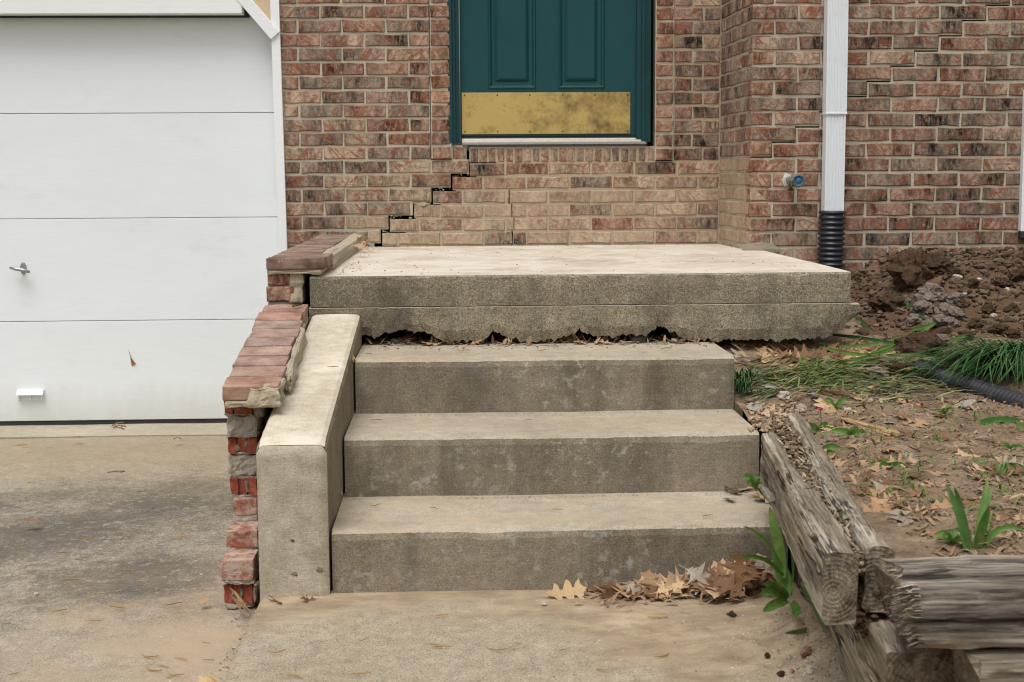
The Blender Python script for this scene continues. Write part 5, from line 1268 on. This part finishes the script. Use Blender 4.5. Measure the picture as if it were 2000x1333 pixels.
for l, w, y1, m in (([(1530, 1130), (1524, 1080), (1513, 1030), (1503, 990)], .024, 3.32, STRAP), ([(1529, 1110), (1502, 1065), (1472, 1038), (1452, 1028)], .008, 3.25, STRAP), ([(1531, 1125), (1502, 1098), (1472, 1088), (1449, 1093)], .010, 3.2, STRAP),
                 ([(1538, 1160), (1530, 1125), (1512, 1076)], .034, 3.3, WEED), ([(1545, 1165), (1549, 1110), (1543, 1065), (1530, 1040)], .006, 3.3, STRAP), ([(1566, 1135), (1585, 1160), (1600, 1195), (1611, 1228)], .022, 3.05, WEED), ([(1575, 1140), (1574, 1120), (1577, 1098)], .02, 3.15, WEED),
                 ([(1600, 1222), (1570, 1233), (1532, 1237)], .012, 3.0, WEED), ([(1540, 1170), (1510, 1155), (1485, 1160)], .022, 3.18, WEED), ([(1540, 1172), (1515, 1180), (1490, 1195)], .022, 3.12, WEED), ([(1540, 1165), (1515, 1145), (1490, 1140)], .018, 3.2, WEED), ([(1545, 1175), (1555, 1190), (1553, 1208)], .02, 3.1, WEED)):
    strap(weed, px_path(l, WYy, y1), w, m)
def g_sprig():
    px = R(1560, 2000); py = R(800, 1070)
    if px-1480 < (py-830)*.95+90 or fbm(px*.01, py*.02, 7) < .02: return None
    q = on_bed(px, py); return blade(q, R(0, 6.3), R(.012, .045), R(.006, .022), R(.003, .006), .7)
struct('weed_sprigs', ribbons('weed_sprigs', 620, g_sprig, WEED), 'stuff')
def small_plant(name, label, px, py, n, L_, w, z=None, up=.6, m=WEED):
    t_ = thing(name, label, 'plant'); q = on_bed(px, py) if z is None else atz(px, py, z)
    for i in range(n):
        a = 6.28*i/n+R(-.4, .4); d = Vector((math.cos(a), math.sin(a), 0)); l_ = L_*R(.6, 1.1); u = up*R(.5, 1.2)
        strap(t_, [q, q+d*l_*.45+Vector((0, 0, l_*u*.6)), q+d*l_+Vector((0, 0, l_*u*.55))], w*R(.7, 1.1), m)
small_plant('clover', 'small clover at the right end of the lowest tread', 1478, 955, 11, .05, .014, -.90, 1.2)
small_plant('dandelion', 'low weed rosette right of the split timber', 1598, 892, 8, .055, .016)
small_plant('dandelion', 'flat green rosette in the middle of the soil bed', 1735, 912, 8, .065, .02, None, .25)
small_plant('seedling', 'tiny green seedlings left of the daffodil', 1860, 1065, 9, .04, .010, None, .9)
small_plant('seedling', 'green seedling below the ribbed pipe', 1843, 815, 6, .035, .010, None, 1.0)
small_plant('seedling', 'broad seedling leaf standing below the cut grass', 1632, 805, 4, .045, .014, None, 1.5)
small_plant('dandelion', 'wide leaf rosette beside the pink flower', 1600, 842, 7, .06, .02, None, .3)
small_plant('dandelion', 'flat leaf rosette behind the orange splinter', 1660, 850, 6, .05, .018, None, .3)
small_plant('seedling', 'thin seedling patch at the right edge of the bed', 1975, 880, 7, .04, .008, None, .8)
fl_ = thing('pink_flower', 'small pink flower among weeds above the split timber', 'flower'); q = on_bed(1604, 838)
part('stem', tube('stem', [q, q+Vector((.0, .004, .03)), q+Vector((-.004, .0, .055))], .0015, WEED, 6), fl_)
for i in range(6):
    a = i*1.05; d = Vector((math.cos(a), math.sin(a), .4))*.010; strap(fl_, [q+Vector((-.004, 0, .052)), q+Vector((-.004, 0, .052))+d*.6, q+Vector((-.004, 0, .052))+d], .007, PINK).name = 'petal'
bl = thing('torn_leaves', 'pale green torn strap leaves lying by the porch corner', 'plant')
for l in ([(1600, 682), (1660, 690), (1730, 680), (1760, 668)], [(1618, 664), (1680, 672), (1740, 682), (1768, 690)], [(1600, 690), (1680, 705), (1735, 700)], [(1620, 720), (1690, 712), (1755, 690)], [(1742, 578), (1768, 600), (1790, 622), (1812, 636)], [(1668, 626), (1690, 645), (1710, 662)],
          [(1780, 656), (1812, 648), (1838, 640)], [(1800, 660), (1838, 636), (1862, 640)], [(1730, 708), (1790, 706), (1815, 712)], [(1850, 682), (1880, 670), (1896, 666)], [(1620, 740), (1670, 725), (1720, 718)], [(1690, 712), (1720, 697), (1750, 684)]):
    P = [on_bed(x, y)+Vector((0, 0, .02)) for x, y in l]
    for p in P: p.y = min(p.y, P[0].y+.35)
    strap(bl, P, R(.010, .016), random.choice([STRAP, STRAP, CLUMP]), .15)
r_ = thing('torn_leaves', 'grey-green torn leaves lying at the right edge of the bed', 'plant')
for l in ([(1915, 832), (1950, 826), (2004, 828)], [(1985, 842), (2004, 836)], [(1950, 925), (1975, 920), (2004, 926)]):
    strap(r_, [on_bed(x, y)+Vector((0, 0, .008)) for x, y in l], .02, STRAP, .1)

# ------------------------------------------------------------------ catkins and twigs on the concrete
CK = []
for i in range(6):
    r = random.Random(i); c = r.uniform(-.5, .5)
    CK.append(tube('catkin', [Vector((-.5+.2*j, c*((j-2.5)/2.5)**2*.4, .06*r.random())) for j in range(6)], lambda j: .045*(1-.5*abs(j-2.5)/2.5), CATK, 5))
def catkin(p, s, lab, grp):
    o = thing('catkin', lab, 'catkin', grp, random.choice(CK), Vector(p)+Vector((0, 0, .004)), (0, 0, R(-.7, .7))); o.scale = (s, s, s)
for i in range(46):
    catkin(atz(R(0, 430), R(870, 1330), -1.148), R(.02, .05), 'dry yellow catkin lying on the driveway', 'catkins on the driveway')
for i in range(12): catkin(atz(R(450, 1300), R(1200, 1330), -1.098), R(.025, .05), 'dry yellow catkin lying on the front walk', 'catkins on the walk')
for px, py, z in ((848, 995, -.927), (1090, 998, -.927), (735, 990, -.927), (1030, 823, -.75), (735, 823, -.75), (1060, 687, -.574), (1300, 683, -.574), (720, 693, -.574), (905, 687, -.574), (1380, 1010, -.927)):
    catkin(atz(px, py, z), R(.025, .045), 'dry catkin lying on a step tread', 'catkins on the treads')
for px, py in ((605, 702), (615, 706), (650, 720)): catkin(atz(px, py, -.57), .035, 'dry catkin lying on the cheek wall slope', 'catkins on the cheek wall')
tw = thing('twig', 'knot of dead twigs on the garage apron', 'twig', None, None)
for i in range(5):
    q = atz(R(215, 250), R(832, 840), -1.186); d = Vector((R(-.06, .06), R(-.05, .05), R(0, .02)))
    part('stick', tube('stick', [q, q+d*.5+Vector((0, 0, .006)), q+d], .0028, TWIG, 6), tw)
tw = thing('twig', 'forked dead twig lying on the dark driveway', 'twig', None, None); q = atz(225, 925, -1.138)
part('stick', tube('stick', [q+Vector((-.03, 0, .005)), q+Vector((0, .004, .008)), q+Vector((.035, .012, .005))], .003, TWIG, 6), tw)
part('stick', tube('stick', [q+Vector((0, .004, .008)), q+Vector((.03, -.012, .006))], .002, TWIG, 6), tw)
o = thing('nail', 'dark nail lying on the top brick of the sloped cap', 'nail', None, tube('nail', [at(571, 601, 4.74)+Vector((0, 0, .004)), at(589, 597, 4.76)+Vector((0, 0, .004))], .003, SCREW, 8))
def g_deckcrumb():
    p = Vector((R(px0+.03, px1-.1), R(4.9, 6.8), zt)) if random.random() < .4 else Vector((ux1+.03+abs(random.gauss(0, .03)), R(4.9, 6.8), zt)) if random.random() < .6 else Vector((R(px0+.2, 1.25), BY-.02-abs(random.gauss(0, .03)), zt))
    return p, R(.002, .010)
struct('porch_grit', scatter('porch_grit', 420, g_deckcrumb, GRIT), 'stuff')

# ------------------------------------------------------------------ lift everything from eye level to the datum
for o in list(S.objects):
    if o.parent is None and o.type not in ('CAMERA', 'LIGHT'): o.location.z += EYE
